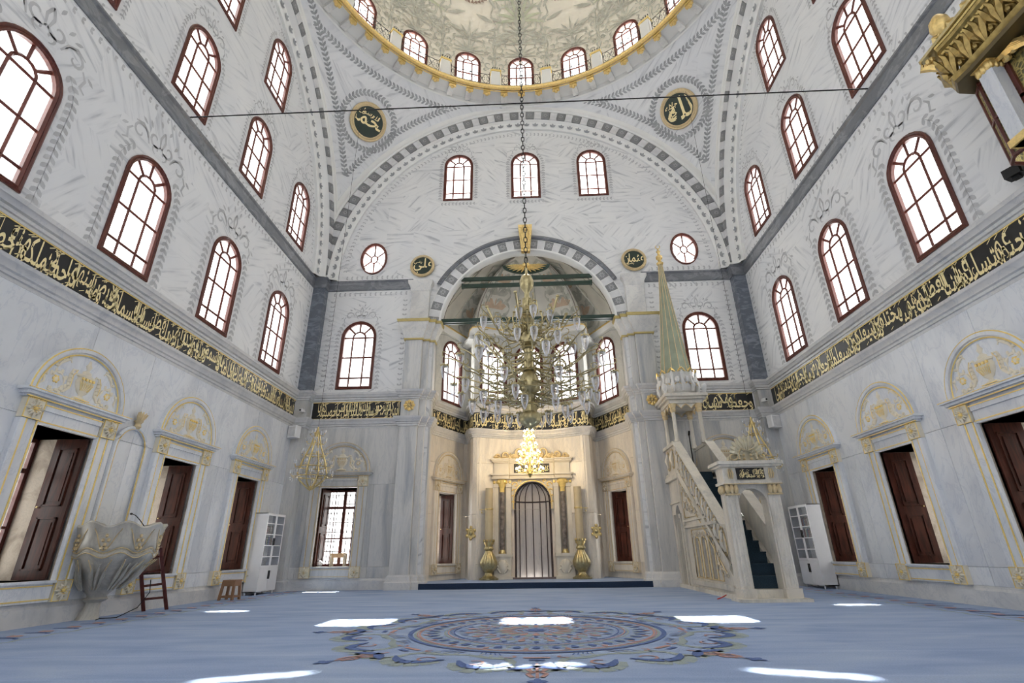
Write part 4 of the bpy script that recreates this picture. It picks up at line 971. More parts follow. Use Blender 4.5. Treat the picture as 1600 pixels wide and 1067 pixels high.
def script_band(mb, text, u0, u1, z0, z1, fn, d=.012, rows=2, dense=.62, size=None, marks=True):
    """two interleaved lines of lettering read right to left between u1 and u0 (u1 = right end)"""
    words = [word_mesh(t) for t in text.split()]; H = z1 - z0; s = (size or 1.0) * H; sy = s * 1.05
    tot = sum(w_[2] + .12 for w_ in words) * s * (dense if rows > 1 else 1) + (max(w_[2] for w_ in words[-2:]) * s * (1 - dense) if rows > 1 else 0); k = (u1 - u0) / tot; sx = s * k; x = u1; step = dense if rows > 1 else 1
    th = .006
    for i, (vs, fs, wd) in enumerate(words):
        up = (i % 2) if rows > 1 else 0
        zb = z0 + H * (.15 if rows > 1 and not up else (.42 if rows > 1 else .32))
        xl = x - wd * sx * (1.0)
        xl = max(u0, xl); n = len(vs)
        mb.add([fn(xl + a * sx, max(z0 + .01, min(z1 - .01, zb + b * sy * (1 if b < .5 else 1.15))), d) for a, b in vs], fs)
        if marks:
            for q in range(4):
                a_ = xl + wd * sx * (q + .5) / 4; zz = zb + sy * (.86 if q % 2 else -.2); zz = max(z0 + .03, min(z1 - .03, zz)); l_ = .09 * H
                mb.add([fn(a_ + p * l_, zz + r_ * l_, d) for p, r_ in ((-1, -.5), (-.8, -.75), (1, .4), (.8, .65))], [(0, 1, 2, 3)])
        x -= (wd + .12) * sx * step
T_R = 'أعوذ بالله السميع العليم من الشيطان الرجيم بسم الله الرحمن الرحيم عم يتساءلون عن النبإ العظيم الذي هم فيه مختلفون كلا سيعلمون ثم كلا سيعلمون ألم نجعل الأرض مهادا والجبال أوتادا وخلقناكم أزواجا'
T_QR = 'وجعلنا نومكم سباتا وجعلنا الليل لباسا'
T_A = 'وجعلنا النهار معاشا وبنينا فوقكم سبعا شدادا وجعلنا سراجا وهاجا وأنزلنا من المعصرات ماء ثجاجا لنخرج به حبا ونباتا وجنات ألفافا إن يوم الفصل كان ميقاتا يوم ينفخ في الصور فتأتون أفواجا وفتحت السماء فكانت أبوابا وسيرت الجبال فكانت سرابا إن جهنم كانت مرصادا'
T_QL = 'إنهم كانوا لا يرجون حسابا وكذبوا بآياتنا كذابا وكل شيء أحصيناه كتابا'
T_L = 'فذوقوا فلن نزيدكم إلا عذابا إن للمتقين مفازا حدائق وأعنابا وكواعب أترابا وكأسا دهاقا لا يسمعون فيها لغوا ولا كذابا جزاء من ربك عطاء حسابا رب السماوات والأرض وما بينهما الرحمن لا يملكون منه خطابا يوم يقوم الروح والملائكة صفا لا يتكلمون إلا من أذن له الرحمن وقال صوابا'
BZ0, BZ1 = 5.41, 6.02
def band(label, fn, u0, u1, text, base):
    b = thing('inscription_band', label, 'inscription', base)
    def f(u, z, d): p = fn(u, z, d); return (p[0] - base[0], p[1] - base[1], p[2] - base[2])
    m = MB(); plate(m, [(u0, BZ0), (u1, BZ0), (u1, BZ1), (u0, BZ1)], [], lambda u, z, d: f(u, z, .02 + d), .02); m.ob('black_panel', BLACK, b)
    m = MB(); script_band(m, text, u0 + .06, u1 - .06, BZ0 + .02, BZ1 - .02, f, .026); m.ob('gold_lettering', GILT, b)
    m = MB()
    for z in (BZ0, BZ1 - .02): m.rings([[f(u0, z, .02), f(u0, z, .035), f(u0, z + .02, .035), f(u0, z + .02, .02)], [f(u1, z, .02), f(u1, z, .035), f(u1, z + .02, .035), f(u1, z + .02, .02)]])
    m.ob('gold_fillet', GOLDP, b); return b
band('black band of gold lettering running along the left wall', lambda u, z, d: fL(u, z, d), 2.2, 16.8, T_L, (WXL, 9, 5.5))
band('black band of gold lettering running along the right wall', lambda u, z, d: fR(-u, z, d), -16.8, -3.0, T_R, (WXR, 9, 5.5))
band('short black gold-lettered panel left of the apse', fQ, -7.7, -4.52, T_QL, (-6.1, QY, 5.5))
band('short black gold-lettered panel right of the apse behind the pulpit cone', fQ, 4.52, 7.7, T_QR, (6.1, QY, 5.5))
# apse band follows the curved plan
PA = [Vector(p) for p in APSE[2:-2]]; cum = [0]
for a, b in zip(PA, PA[1:]): cum.append(cum[-1] + (b - a).length)
def fApse(u, z, d):
    u = max(0, min(cum[-1] - 1e-4, u)); i = max(k for k in range(len(PA) - 1) if cum[k] <= u); t = (u - cum[i]) / (cum[i + 1] - cum[i]); P = PA[i] + (PA[i + 1] - PA[i]) * t
    def nrm(k): k = max(0, min(len(PA) - 2, k)); q = (PA[k + 1] - PA[k]).normalized(); return Vector((q.y, -q.x))
    n0 = (nrm(i - 1) + nrm(i)).normalized(); n1 = (nrm(i) + nrm(i + 1)).normalized(); n_ = (n0 * (1 - t) + n1 * t).normalized(); P = P + n_ * d; return (P.x, P.y - 19.5, z)
b = thing('inscription_band', 'black and gold inscription band curving round the apse', 'inscription', (0, 19.5, 0))
us = sorted(set(cum + [cum[-1] * i / 80 for i in range(81)]))
m = MB(); m.rings([[fApse(u, z, d) for z, d in ((BZ0, 0), (BZ0, .02), (BZ1, .02), (BZ1, 0))] for u in us]); m.ob('black_panel', BLACK, b)
m = MB(); script_band(m, T_A, .05, cum[-1] - .05, BZ0 + .02, BZ1 - .02, fApse, .03); m.ob('gold_lettering', GILT, b)

# frieze blocks with gilded flowers on the piers
for s, lab in ((-1, 'left'), (1, 'right')):
    f_ = thing('gilded_flower', 'gilded flower boss on the %s apse pier between the cornices' % lab, 'ornament', (s * 4.19, 16.94, 5.78))
    m = MB()
    for k in range(8): a = k * pi / 4; m.blob((.14 * cos(a), -.02, .14 * sin(a)), (.07, .03, .07), 6, 3); m.tube([(.05 * cos(a), -.04, .05 * sin(a)), (.19 * cos(a), -.04, .19 * sin(a))], .015, 4)
    m.ob('petals', GOLD, f_, True); MB().blob((0, -.04, 0), (.05, .035, .05), 8, 4).ob('centre', BRASSB, f_, True)
# calligraphy roundels
def roundel(label, text, mat, r, lay):
    o = thing('calligraphy_roundel', label, 'roundel'); o.matrix_world = mat
    m = MB(); m.lathe([(0, .03), (r, .03), (r, -.02), (0, -.02)], 32); m.tf(lambda x, y, z: (x, -z, y)); m.ob('green_disc', simple('blackish_green', (.02, .035, .025), .4), o)
    m = MB(); m.lathe([(r * .98, 0), (r * .98, .05), (r * 1.06, .08), (r * 1.14, .05), (r * 1.22, .06), (r * 1.26, 0)], 40); m.tf(lambda x, y, z: (x, -z, y)); m.ob('gilt_rim', WGOLD, o, True)
    m = MB()
    for tx, cx, cz, sx, sy, sh in lay:
        vs, fs, wd = word_mesh(tx); zs = [b for a, b in vs]; zc = (max(zs) + min(zs)) / 2; q = []
        for a, b_ in vs:
            x_ = (a - wd / 2) * sx * r + (b_ - zc) * sh * r + cx * r; z_ = (b_ - zc) * sy * r + cz * r; l_ = sqrt(x_ * x_ + z_ * z_)
            if l_ > .92 * r: x_ *= .92 * r / l_; z_ *= .92 * r / l_
            q.append((x_, -.045, z_))
        m.add(q, fs)
    m.ob('gold_lettering', GILT, o)
def pend_mat(sx):
    Cm = Vector((sx * 6.46, 6.77, 6.8)).normalized(); P = Vector((0, CY, ZC)) + Cm * (SR - .06); y = Cm; z = (Vector((0, 0, 1)) - y * y.z).normalized(); x = y.cross(z)
    return Matrix(((x.x, y.x, z.x, P.x), (x.y, y.y, z.y, P.y), (x.z, y.z, z.z, P.z), (0, 0, 0, 1)))
roundel('dark roundel with gold lettering on the left pendentive', '', pend_mat(-1), .62, [('محمد', .02, .05, 1.15, 1.25, .15), ('رسول', -.3, .5, .45, .45, .1), ('الله', .35, .45, .4, .4, .1)])
roundel('dark roundel with gold lettering on the right pendentive', '', pend_mat(1), .62, [('الله', .15, .0, 1.5, 1.9, .2), ('جل', -.5, -.1, .5, .6, 0), ('جلاله', -.35, .4, .45, .45, .2)])
roundel('dark roundel with gold lettering above the left apse pilaster', '', Matrix.Translation((-4.09, 17.14, 11.5)), .39, [('علي', .1, .0, 1.2, 1.5, .1), ('رضي', -.45, .35, .4, .4, 0)])
roundel('dark roundel with gold lettering above the right apse pilaster', '', Matrix.Translation((4.2, 17.14, 11.48)), .39, [('عثمان', .0, .05, .8, 1.3, .1), ('رضي', -.4, -.5, .35, .35, 0)])

# ------------------------------------------------------------------ prayer niche
mh = thing('prayer_niche', 'tall marble prayer niche with gilded crest and ribbed arched recess', 'prayer niche', (0, 19.45, .16))
def mo(m, name, mat, sm=False, par=None): return m.ob(name, mat, par or mh, sm)
NY = .1
m = MB(); prof = [(.66, 0)]; n = 16      # recess: half cylinder and half dome
rg = [[(.66 * cos(pi * i / n), NY + .66 * .75 * sin(pi * i / n), z) for i in range(n + 1)] for z in (0, 2.6)] + [[(.66 * cos(t) * cos(pi * i / n), NY + .66 * .75 * cos(t) * sin(pi * i / n), 2.6 + .68 * sin(t)) for i in range(n + 1)] for t in (.25, .5, .8, 1.1, 1.35, 1.52)]
m.rings(rg, closed=False); mo(m, 'recess', marble('niche_marble', (.56, .53, .52), (.49, .47, .47), (.42, .41, .42), (1, 1, .2), 1.2, .3), True)
m = MB()
for k in range(7):
    a = pi * (k + .5) / 7; R_ = .64
    m.tube([(R_ * cos(a), NY + R_ * .75 * sin(a), 0), (R_ * cos(a), NY + R_ * .75 * sin(a), 2.6)] + [(R_ * cos(t) * cos(a), NY + R_ * .75 * cos(t) * sin(a), 2.6 + .66 * sin(t)) for t in (.3, .6, .9, 1.2, 1.5)], .016, 4)
m.tube([(.64 * cos(pi * i / n), NY + .48 * sin(pi * i / n), 2.6) for i in range(n + 1)], .024, 4); m.tube([(-.66, NY - .02, 0), (-.66, NY - .02, 2.6)] + [(-.66 * cos(t), NY - .02, 2.6 + .68 * sin(t)) for t in [pi * i / 14 for i in range(1, 14)]] + [(.66, NY - .02, 2.6), (.66, NY - .02, 0)], .02, 4)
mo(m, 'rib', simple('dark_rib', (.06, .045, .05), .4))
m = MB(); m.box(-.8, .8, -.3, .1, -.005, .05); mo(m, 'threshold', simple('dark_threshold', (.16, .12, .12), .4))
NB = simple('cream_niche_marble', (.72, .66, .55), .38, 0, .08, 3)
for s in (-1, 1):
    q = MB(); q.bbox(min(s * .74, s * 1.46), max(s * .74, s * 1.46), -.34, .1, 0, .1, .02); q.bbox(min(s * .78, s * 1.42), max(s * .78, s * 1.42), -.3, .1, .1, .72, .03); q.bbox(min(s * .74, s * 1.46), max(s * .74, s * 1.46), -.35, .1, .72, .82, .03); pd = mo(q, 'pedestal', NB)
    q = MB(); q.blob((s * 1.1, -.3, .4), (.22, .08, .24), 10, 5)
    for k in range(7): a = pi * k / 6; relief_tube(q, [(s * 1.1 + .06 * cos(a), .2 + .1 * sin(a)), (s * 1.1 + .17 * cos(a), .35 + .15 * sin(a)), (s * 1.1 + .24 * cos(a), .3 + .3 * sin(a))], [.03, .045, .02], .33)
    mo(q, 'carved_leaf', NB, True, pd)
    q = MB(); q.bbox(min(s * .78, s * .98), max(s * .78, s * .98), -.16, .1, .82, 3.1, .02); q.bbox(min(s * 1.24, s * 1.42), max(s * 1.24, s * 1.42), -.16, .1, .82, 3.1, .02); q.box(min(s * .98, s * 1.24), max(s * .98, s * 1.24), -.02, .1, .82, 3.1); mo(q, 'pilaster', NB)
    q = MB(); q.lathe([(.085, .92), (.085, 2.92)], 14, (s * 1.11, -.16, 0)); mo(q, 'colonnette', PORPH, True)
    q = MB(); q.lathe([(.12, .82), (.12, .86), (.09, .92), (.09, .95)], 14, (s * 1.11, -.16, 0)); mo(q, 'colonnette_base', BRASSB, True)
    q = MB(); q.lathe([(.09, 2.9), (.09, 3.05), (.13, 3.12), (.17, 3.28), (.19, 3.34)], 12, (s * 1.11, -.16, 0))
    for x in (.82, .95, 1.28, 1.4): q.blob((s * x, -.19, 3.26), (.06, .04, .06), 7, 4)
    for x in (1.0, 1.22): q.blob((s * x, -.27, 3.27), (.06, .05, .06), 7, 4)
    mo(q, 'gilt_capital', GOLDP, True)
    for x0, x1 in ((.76, .98), (1.22, 1.44)): q = MB(); q.bbox(min(s * x0, s * x1), max(s * x0, s * x1), -.19, .1, 3.08, 3.36, .02); mo(q, 'capital_block', NB)
# spandrels
q = MB(); ow = [(-.76, 2.3), (.76, 2.3), (.76, 3.36), (-.76, 3.36)]; plate(q, ow, [[(-.67, 2.301), (.67, 2.301), (.67, 2.6)] + [(.67 * cos(pi * i / 14), 2.6 + .68 * sin(pi * i / 14)) for i in range(1, 14)] + [(-.67, 2.6)]], lambda u, z, d: (u, -.1 - d, z), .1); sp_o = mo(q, 'spandrel', NB)
q = MB()
for s in (-1, 1):
    for r0, cx, cz in ((.12, .62, 3.16), (.08, .66, 2.95), (.06, .7, 2.75), (.07, .45, 3.28), (.05, .7, 2.55)): relief_tube(q, [(s * (cx + (a - cx)), b) for a, b in spiral(cx, cz, r0, r0 * .25, 0, 5)], .022, .12)
relief_tube(q, [(-.7, 2.32), (-.7, 2.6)] + [(-.7 * cos(t), 2.6 + .71 * sin(t)) for t in [pi * i / 20 for i in range(1, 20)]] + [(.7, 2.6), (.7, 2.32)], .02, .12); mo(q, 'gilt_scroll', GOLD, True, sp_o)
# entablature: slightly concave steps
q = MB()
for z0, z1, x, d in ((3.36, 3.42, 1.5, .36), (3.42, 3.5, 1.46, .3), (3.5, 3.56, 1.52, .38), (3.56, 3.96, 1.42, .22), (3.96, 4.0, 1.46, .28), (4.0, 4.06, 1.5, .34), (4.06, 4.1, 1.54, .4)):
    for a, b, dd in ((-x, -.84, d), (-.84, .84, d - .08), (.84, x, d)): q.bbox(a, b, -dd, .1, z0, z1, .02)
en = mo(q, 'entablature', NB)
q = MB(); q.box(-.66, .66, -.165, -.1, 3.6, 3.92); pnl = mo(q, 'black_panel', BLACK, par=en)
# ------------------------------------------------------------------ niche crest
q = MB()
for s in (-1, 1):
    for cx, cz, r0, a0, a1 in ((.42, 4.36, .2, -1.2, 4.6), (.95, 4.26, .14, -.6, 5), (1.25, 4.22, .1, -.6, 5), (.7, 4.2, .1, 3.5, -2)):
        p = spiral(cx, cz, r0, r0 * .2, a0, a1, 14); relief_tube(q, [(s * a, b) for a, b in p], [.05 * (1 - i / 20) for i in range(15)], .14)
    for k in range(8): x = .2 + .165 * k; q.blob((s * x, -.13, 4.14 + .05 * (k % 2)), (.1, .07, .07), 7, 4)
    for k in range(6): x = .15 + .2 * k; relief_tube(q, [(s * x, 4.12), (s * (x + .08), 4.3 - .02 * k), (s * (x + .02), 4.5 - .05 * k)], [.05, .06, .01], .12)
for k in range(7): a = pi * k / 6; relief_tube(q, [(.05 * cos(a), 4.2), (.16 * cos(a), 4.35 + .1 * sin(a)), (.24 * cos(a), 4.4 + .24 * sin(a))], [.03, .06, .01], .16)
mo(q, 'gilded_crest', simple('soft_gilding', (.72, .56, .30), .42, .3, .12, 9), True)

q = MB(); script_band(q, 'كلما دخل عليها زكريا المحراب', -.63, .63, 3.62, 3.9, lambda u, z, d: (u, -.165 - d, z), .01, size=.7); mo(q, 'gold_lettering', GILT, par=en)

# ------------------------------------------------------------------ pulpit with stairs (minbar)
mn = thing('pulpit', 'tall carved marble pulpit with stairs, portal and pointed cone spire', 'pulpit', (4.93, 14.4, 0))
MC = marble('pulpit_marble', (.72, .67, .58), (.62, .58, .50), (.46, .45, .44), (1.3, 1.3, .4), 1.2, .35)
def po(m, name, mat=MC, sm=False, par=None):
    m.tf(lambda x, y, z: (x - 4.93, y - 14.4, z)); return m.ob(name, mat, par or mn, sm)
XA, XB = 4.38, 5.48; YF, YR = 12.0, 16.95
q = MB(); q.bbox(4.2, 5.66, 11.72, 12.3, 0, .06, .02); q.box(XA - .06, XB + .06, 12.2, YR, 0, .1); po(q, 'plinth')
# steps
NS = 12; SR_, SD = .245, .30; y0 = 12.35; z0 = .22
q = MB(); q.box(XA + .1, XB - .1, 12.08, y0, 0, z0); po(q, 'threshold_step')
for k in range(NS):
    q = MB(); q.box(XA + .1, XB - .1, y0 + SD * k, YR - .1 if k == NS - 1 else y0 + SD * (k + 1) + .02, z0 + SR_ * k, z0 + SR_ * (k + 1)); q.box(XA + .1, XB - .1, y0 + SD * k - .02, y0 + SD * k + .02, z0 + SR_ * (k + 1) - .035, z0 + SR_ * (k + 1) + .002); po(q, 'carpeted_step', STEPC)
ZP = z0 + SR_ * NS; YP = y0 + SD * (NS - 1)     # platform height and start
fS = lambda s: ((lambda u, z, d: (XA - d, u, z)) if s < 0 else (lambda u, z, d: (XB + d, u, z)))
zr = lambda y, off=0: z0 + SR_ + (y - y0) * SR_ / SD + off   # stair line
GLD = WGOLD
for s in (-1, 1):
    f = fS(s); sd_ = po(MB(), 'side_panel') ; bpy.data.objects.remove(sd_)
    # side wall below the parapet, with door arch under the platform and three small arches
    lo = .1; door = [(16.02, .1)] + [(16.02, 1.9)] + [(16.27 - .25 * cos(pi * i / 8), 1.9 + .38 * sin(pi * i / 8)) for i in range(1, 8)] + [(16.52, 1.9), (16.52, .1)]
    arcs = [arch_pts(.3, .92, 8, y, .38) for y in (14.72, 14.15, 13.58)]
    out = [(12.3, lo), (15.98, lo)] ; out = [(12.35, lo), (16.02, lo)] + door[1:-1] + [(16.52, lo), (YR, lo), (YR, ZP - .15), (YP, ZP - .15), (12.5, zr(12.5, -.1)), (12.35, .42)]
    q = MB(); plate(q, out, arcs, f, .1); side = po(q, 'side_wall')
    q = MB()
    for y in (14.72, 14.15, 13.58):
        q.tube([f(u, z, .015) for u, z in arch_pts(.36, .98, 8, y, .36)], .022, 4, closed=True)
    q.tube([f(u, z, .02) for u, z in ((15.1, .34), (13.05, .34), (13.05, .5), (13.55, 1.52), (15.1, 1.52))], .016, 4, closed=True)
    q.tube([f(u, z, .02) for u, z in ((15.55, 1.86), (13.95, 1.86), (15.55, zr(15.55, -.42)))], .016, 4, closed=True)
    q.tube([f(u, z, .02) for u, z in ((12.55, zr(12.55, .02)), (YP, ZP + .0), (YR, ZP + .0))], .016, 4); q.tube([f(u, z, .02) for u, z in ((12.7, zr(12.7, -.3)), (YP - .05, ZP - .33))], .014, 4)
    po(q, 'gilt_line', GLD, True, side)
    q = MB()
    for y in (14.72, 14.15, 13.58): q.add([f(u, z, -.09) for u, z in arch_pts(.34, .96, 8, y, .36)], [tuple(range(11))])
    
    # mouldings
    q = MB()
    def bar(a, b, t, d):
        A = Vector((a[0], a[1])); B = Vector((b[0], b[1])); D = (B - A).normalized(); N = Vector((-D.y, D.x)) * t / 2
        P4 = [A - N, B - N, B + N, A + N]; q.rings([[f(p.x, p.y, 0) for p in P4], [f(p.x, p.y, d * .7) for p in P4], [f((p - (A + B) / 2).x * .99 + ((A + B) / 2).x, (p - (A + B) / 2).y * .9 + ((A + B) / 2).y, d) for p in P4]], cap=True)
    bar((12.5, zr(12.5, .05)), (YP, ZP + .05), .1, .06); bar((12.9, 1.62), (15.7, 1.62), .07, .05); bar((13.7, 1.78), (15.7, 1.78), .05, .04); bar((15.68, .3), (15.68, ZP - .1), .1, .05); bar((12.45, .22), (15.7, .22), .12, .05)
    bar((YP - .1, ZP - .1), (YR, ZP - .1), .14, .1); bar((15.75, 2.35), (YR, 2.35), .05, .04)
    for y in (15.94, 16.6): bar((y, .1), (y, 1.95), .1, .05); bar((y - .07, 1.95), (y + .07, 1.95), .12, .07)
    po(q, 'moulding', MC, False, side)
    # carved scroll fields
    q = MB(); g_ = MB()
    def sc(cy, cz, r, s1=1):
        p = spiral(cy, cz, r, r * .2, 0, 5.2 * s1, 12); q.tube([f(a, b, .03) for a, b in p], [r * .17] * 13, 5); g_.tube([f(a, b, .03 + r * .15) for a, b in p], r * .06, 3)
        for i in range(0, 12, 2): a, b = p[i]; P_ = f(a + (a - cy) * .3, b + (b - cz) * .3, .02); q.blob(P_, (r * .12, r * .25, r * .2) , 5, 3)
    for cy, cz, r in ((15.25, 2.15, .2), (14.85, 2.1, .15), (15.3, 2.6, .17), (14.5, 2.02, .12), (15.05, 2.42, .12), (15.35, 2.95, .1), (14.25, 1.98, .07)): sc(cy, cz, r, 1 if cz > 2.1 else -1)
    for y in (15.0, 14.7, 14.4, 14.1, 13.8, 13.5): sc(y, 1.42, .09, -1)
    for cy, cz, r in ((13.2, .6, .13), (13.15, .9, .1), (12.95, .5, .12), (12.75, .45, .08), (13.3, 1.15, .08)): sc(cy, cz, r)
    po(q, 'carved_scrolls', MC, True, side); po(g_, 'gilding', GLD, False, side)
    # parapet: slanted balustrade with oval openings and coping
    H = .82; n_ = 9; q = MB(); hs = []
    L0, L1 = 12.55, YP
    out = [(L0, zr(L0, .08)), (L1, ZP + .08), (L1, ZP + H + .1), (L0, zr(L0, H))]
    q = MB(); plate(q, out, [], lambda u, z, d: f(u, z, d - .02), .08); par = po(q, 'parapet')
    q = MB(); g_ = MB(); k = SR_ / SD
    for i in range(n_):
        yc = L0 + (L1 - L0) * (i + .5) / n_; zc = zr(yc, H * .52); hw_ = (L1 - L0) / n_ * .42
        el = [(yc + hw_ * cos(a), zc + (hw_ * cos(a)) * k + .3 * sin(a)) for a in [2 * pi * j / 14 for j in range(14)]]
        g_.tube([f(a, b, .0) for a, b in el], .016, 4, closed=True); q.tube([f(yc + (a - yc) * .7, zc + (b - zc) * .7, .0) for a, b in el], .03, 5, closed=True)
        q.tube([f(yc, zc - .2, .01), f(yc + .03, zc, .03), f(yc, zc + .2, .01)], [.02, .05, .01], 5); g_.blob(f(yc, zc, .04), (.02, .03, .04), 6, 3)
        for t_ in (-1, 1): q.tube([f(yc + hw_ * .95, zr(yc + hw_ * .95, H * .5) + t_ * .28, .0), f(yc + hw_ * 1.15, zr(yc + hw_ * 1.15, H * .5) + t_ * .12, .03)], [.04, .02], 5)
    po(q, 'carved_oval', MC, True, par); po(g_, 'gilding', GLD, True, par)
    q = MB()
    for a, b in ((0, .05), (.05, .1)):
        P4 = [(L0 - .02, zr(L0, H + a)), (L1, ZP + H + .02 + a), (L1, ZP + H + .02 + b), (L0 - .02, zr(L0, H + b))]; w_ = .05 + a; q.rings([[f(y, z, w_ - .02) for y, z in P4], [f(y, z, -.1 - w_ + .02) for y, z in P4]], cap=True)
    po(q, 'coping', MC, False, par)
    # platform balustrade
    q = MB(); plate(q, [(YP, ZP + .02), (YR - .02, ZP + .02), (YR - .02, ZP + .88), (YP, ZP + .88)], [], lambda u, z, d: f(u, z, d - .02), .07); bp = po(q, 'balcony_panel')
    q = MB(); g_ = MB()
    for yc in (YP + .42, YP + .95):
        el = [(yc + .17 * cos(a), ZP + .47 + .3 * sin(a)) for a in [2 * pi * j / 14 for j in range(14)]]; g_.tube([f(a, b, 0) for a, b in el], .014, 4, closed=True); q.tube([f(yc, ZP + .25, .01), f(yc, ZP + .47, .04), f(yc, ZP + .7, .01)], [.03, .08, .02], 6)
    for z in (ZP + .02, ZP + .88): q.rings([[f(YP - .05, z - .05, .05), f(YP - .05, z + .05, .05), f(YP - .05, z + .05, -.12), f(YP - .05, z - .05, -.12)], [f(YR + .05, z - .05, .05), f(YR + .05, z + .05, .05), f(YR + .05, z + .05, -.12), f(YR + .05, z - .05, -.12)]], cap=True)
    po(q, 'carved_panel', MC, True, bp); po(g_, 'gilding', GLD, True, bp)
# portal
q = MB()
hole = [(4.62, .06)] + [(4.62, 1.95)] + [(4.93 - .31 * cos(pi * i / 12), 1.95 + .33 * sin(pi * i / 12)) for i in range(1, 12)] + [(5.24, 1.95), (5.24, .06)]
o_ = [(XA - .04, .06)] + hole + [(XB + .04, .06), (XB + .04, 2.4), (XA - .04, 2.4)]
plate(q, o_, [], lambda u, z, d: (u, 12.02 - d, z), .3); po(q, 'portal_frame')
q = MB()
for s in (-1, 1):
    x = 4.93 + s * .47
    q.bbox(x - .17, x + .17, 11.9, 12.1, .06, .24, .03); q.bbox(x - .13, x + .13, 11.94, 12.1, .24, 2.12, .04); q.bbox(x - .05, x + .05, 11.92, 12.0, .3, 2.05, .02)
    q.bbox(x - .15, x + .15, 12.1, 12.34, .06, .24, .03)
po(q, 'portal_pilaster', MC)
q = MB()
for s in (-1, 1):
    x = 4.93 + s * .47
    for k in (-1, 0, 1): q.blob((x + .09 * k, 11.9, 2.25), (.06, .06, .1), 7, 4); q.blob((x + .1 * k, 11.9, 2.32), (.05, .05, .04), 6, 3)
    q.tube([(x - .16, 11.9, 2.14), (x + .16, 11.9, 2.14)], .02, 5)
    for k in (0, 1): q.blob((x + s * .16, 12.02 + .14 * k, 2.25), (.06, .06, .1), 7, 4)
po(q, 'gilt_capital', GLD, True)
q = MB(); q.bbox(XA - .1, XB + .1, 11.86, 12.38, 2.36, 2.42, .02); q.bbox(XA - .06, XB + .06, 11.9, 12.34, 2.42, 2.74, .02); q.bbox(XA - .12, XB + .12, 11.84, 12.4, 2.74, 2.79, .02); q.bbox(XA - .18, XB + .18, 11.78, 12.46, 2.79, 2.86, .03); en = po(q, 'entablature')
q = MB(); q.box(4.62, 5.24, 11.88, 11.91, 2.46, 2.71); po(q, 'black_panel', BLACK, par=en)
q = MB(); script_band(q, 'لا إله إلا الله محمد رسول الله', 4.64, 5.22, 2.47, 2.7, lambda u, z, d: (u, 11.88 - d, z), .006, size=.7); po(q, 'gold_lettering', GILT, par=en)
q = MB()
for x in (4.48, 5.38):
    for k in range(3): q.tube([(x + .035 * (k - 1), 11.88, 2.48), (x + .05 * (k - 1), 11.86, 2.58), (x + .03 * (k - 1), 11.88, 2.7)], [.01, .02, .008], 4)
q.tube([(XA - .1, 11.85, 2.36), (XB + .1, 11.85, 2.36)], .01, 4); po(q, 'gilding', GLD, par=en)
q = MB(); g_ = MB()
q.add(*(lambda P: ([(x, 11.92, z) for x, z in P] + [(x, 12.06, z) for x, z in P], [tuple(range(len(P))), tuple(range(len(P), 2 * len(P)))[::-1]] + [(i, (i + 1) % len(P), len(P) + (i + 1) % len(P), len(P) + i) for i in range(len(P))]))([(4.5, 2.86), (5.36, 2.86), (5.33, 2.98), (5.2, 3.05), (5.18, 3.2), (5.08, 3.32), (4.93, 3.38), (4.78, 3.32), (4.68, 3.2), (4.66, 3.05), (4.53, 2.98)]))
for k in range(11):
    a = pi * (k + .5) / 11; q.tube([(4.93 + .12 * cos(a), 11.9, 3.0 + .1 * sin(a)), (4.93 + .3 * cos(a), 11.86, 3.02 + .26 * sin(a)), (4.93 + .38 * cos(a), 11.88, 3.02 + .42 * sin(a))], [.03, .06, .03], 5)
for s in (-1, 1):
    p = spiral(4.93 + s * .33, 2.97, .11, .03, 0, 5 * s, 10); q.tube([(a, 11.88, b) for a, b in p], .028, 5); g_.tube([(a, 11.85, b) for a, b in p], .012, 4)
    q.tube([(4.93 + s * a, 11.86, b) for a, b in ((.05, 3.1), (.14, 3.14), (.2, 3.04), (.2, 2.9))], [.02, .04, .04, .03], 5); g_.tube([(4.93 + s * a, 11.81, b) for a, b in ((.05, 3.1), (.14, 3.14), (.2, 3.04), (.2, 2.9))], .012, 4)
    for z in (2.91, 3.0): g_.blob((4.93 + s * .08, 11.86, z), .03, 7, 4)
po(q, 'shell_crest', simple('gilded_stone', (.55, .50, .36), .45, .1, .15, 10), True); po(g_, 'gilding', GLD, True)
# canopy tower
TX0, TX1, TY0, TY1 = 4.45, 5.41, 15.75, 16.88; CXm, CYm = 4.93, 16.3
for x in (TX0 + .07, TX1 - .07):
    for y in (TY0 + .06, TY1 - .06):
        q = MB(); q.lathe([(.085, ZP + .9), (.085, ZP + .98), (.062, ZP + 1.04), (.058, 5.05), (.085, 5.1)], 12, (x, y, 0)); cl = po(q, 'column', MC, True)
        q = MB(); q.lathe([(.065, 5.02), (.1, 5.1), (.08, 5.16), (.12, 5.24), (.12, 5.3)], 10, (x, y, 0)); po(q, 'gilt_capital', GLD, True, cl)
q = MB(); q.bbox(TX0 - .06, TX1 + .06, TY0 - .06, TY1 + .04, 5.3, 5.42, .02); q.bbox(TX0 - .14, TX1 + .14, TY0 - .14, TY1 + .06, 5.42, 5.5, .03); q.bbox(TX0 - .2, TX1 + .2, TY0 - .2, TY1 + .08, 5.5, 5.6, .03); po(q, 'canopy_cornice')
q = MB(); g_ = MB()
for (ax, b0, b1, cst) in (('x', TX0, TX1, TY0), ('y', TY0, TY1, TX0), ('y', TY0, TY1, TX1), ('x', TX0, TX1, TY1)):
    pts = [(b0 + (b1 - b0) * i / 12, 5.3 - .14 * (1 - abs(sin(3 * pi * i / 12))) - .02) for i in range(13)]
    f3 = (lambda a, z: (a, cst, z)) if ax == 'x' else (lambda a, z: (cst, a, z)); q.rings([[f3(a, z) for a, z in pts], [f3(a, 5.32) for a, z in pts]], closed=False); g_.tube([f3(a, z) for a, z in pts], .02, 4)
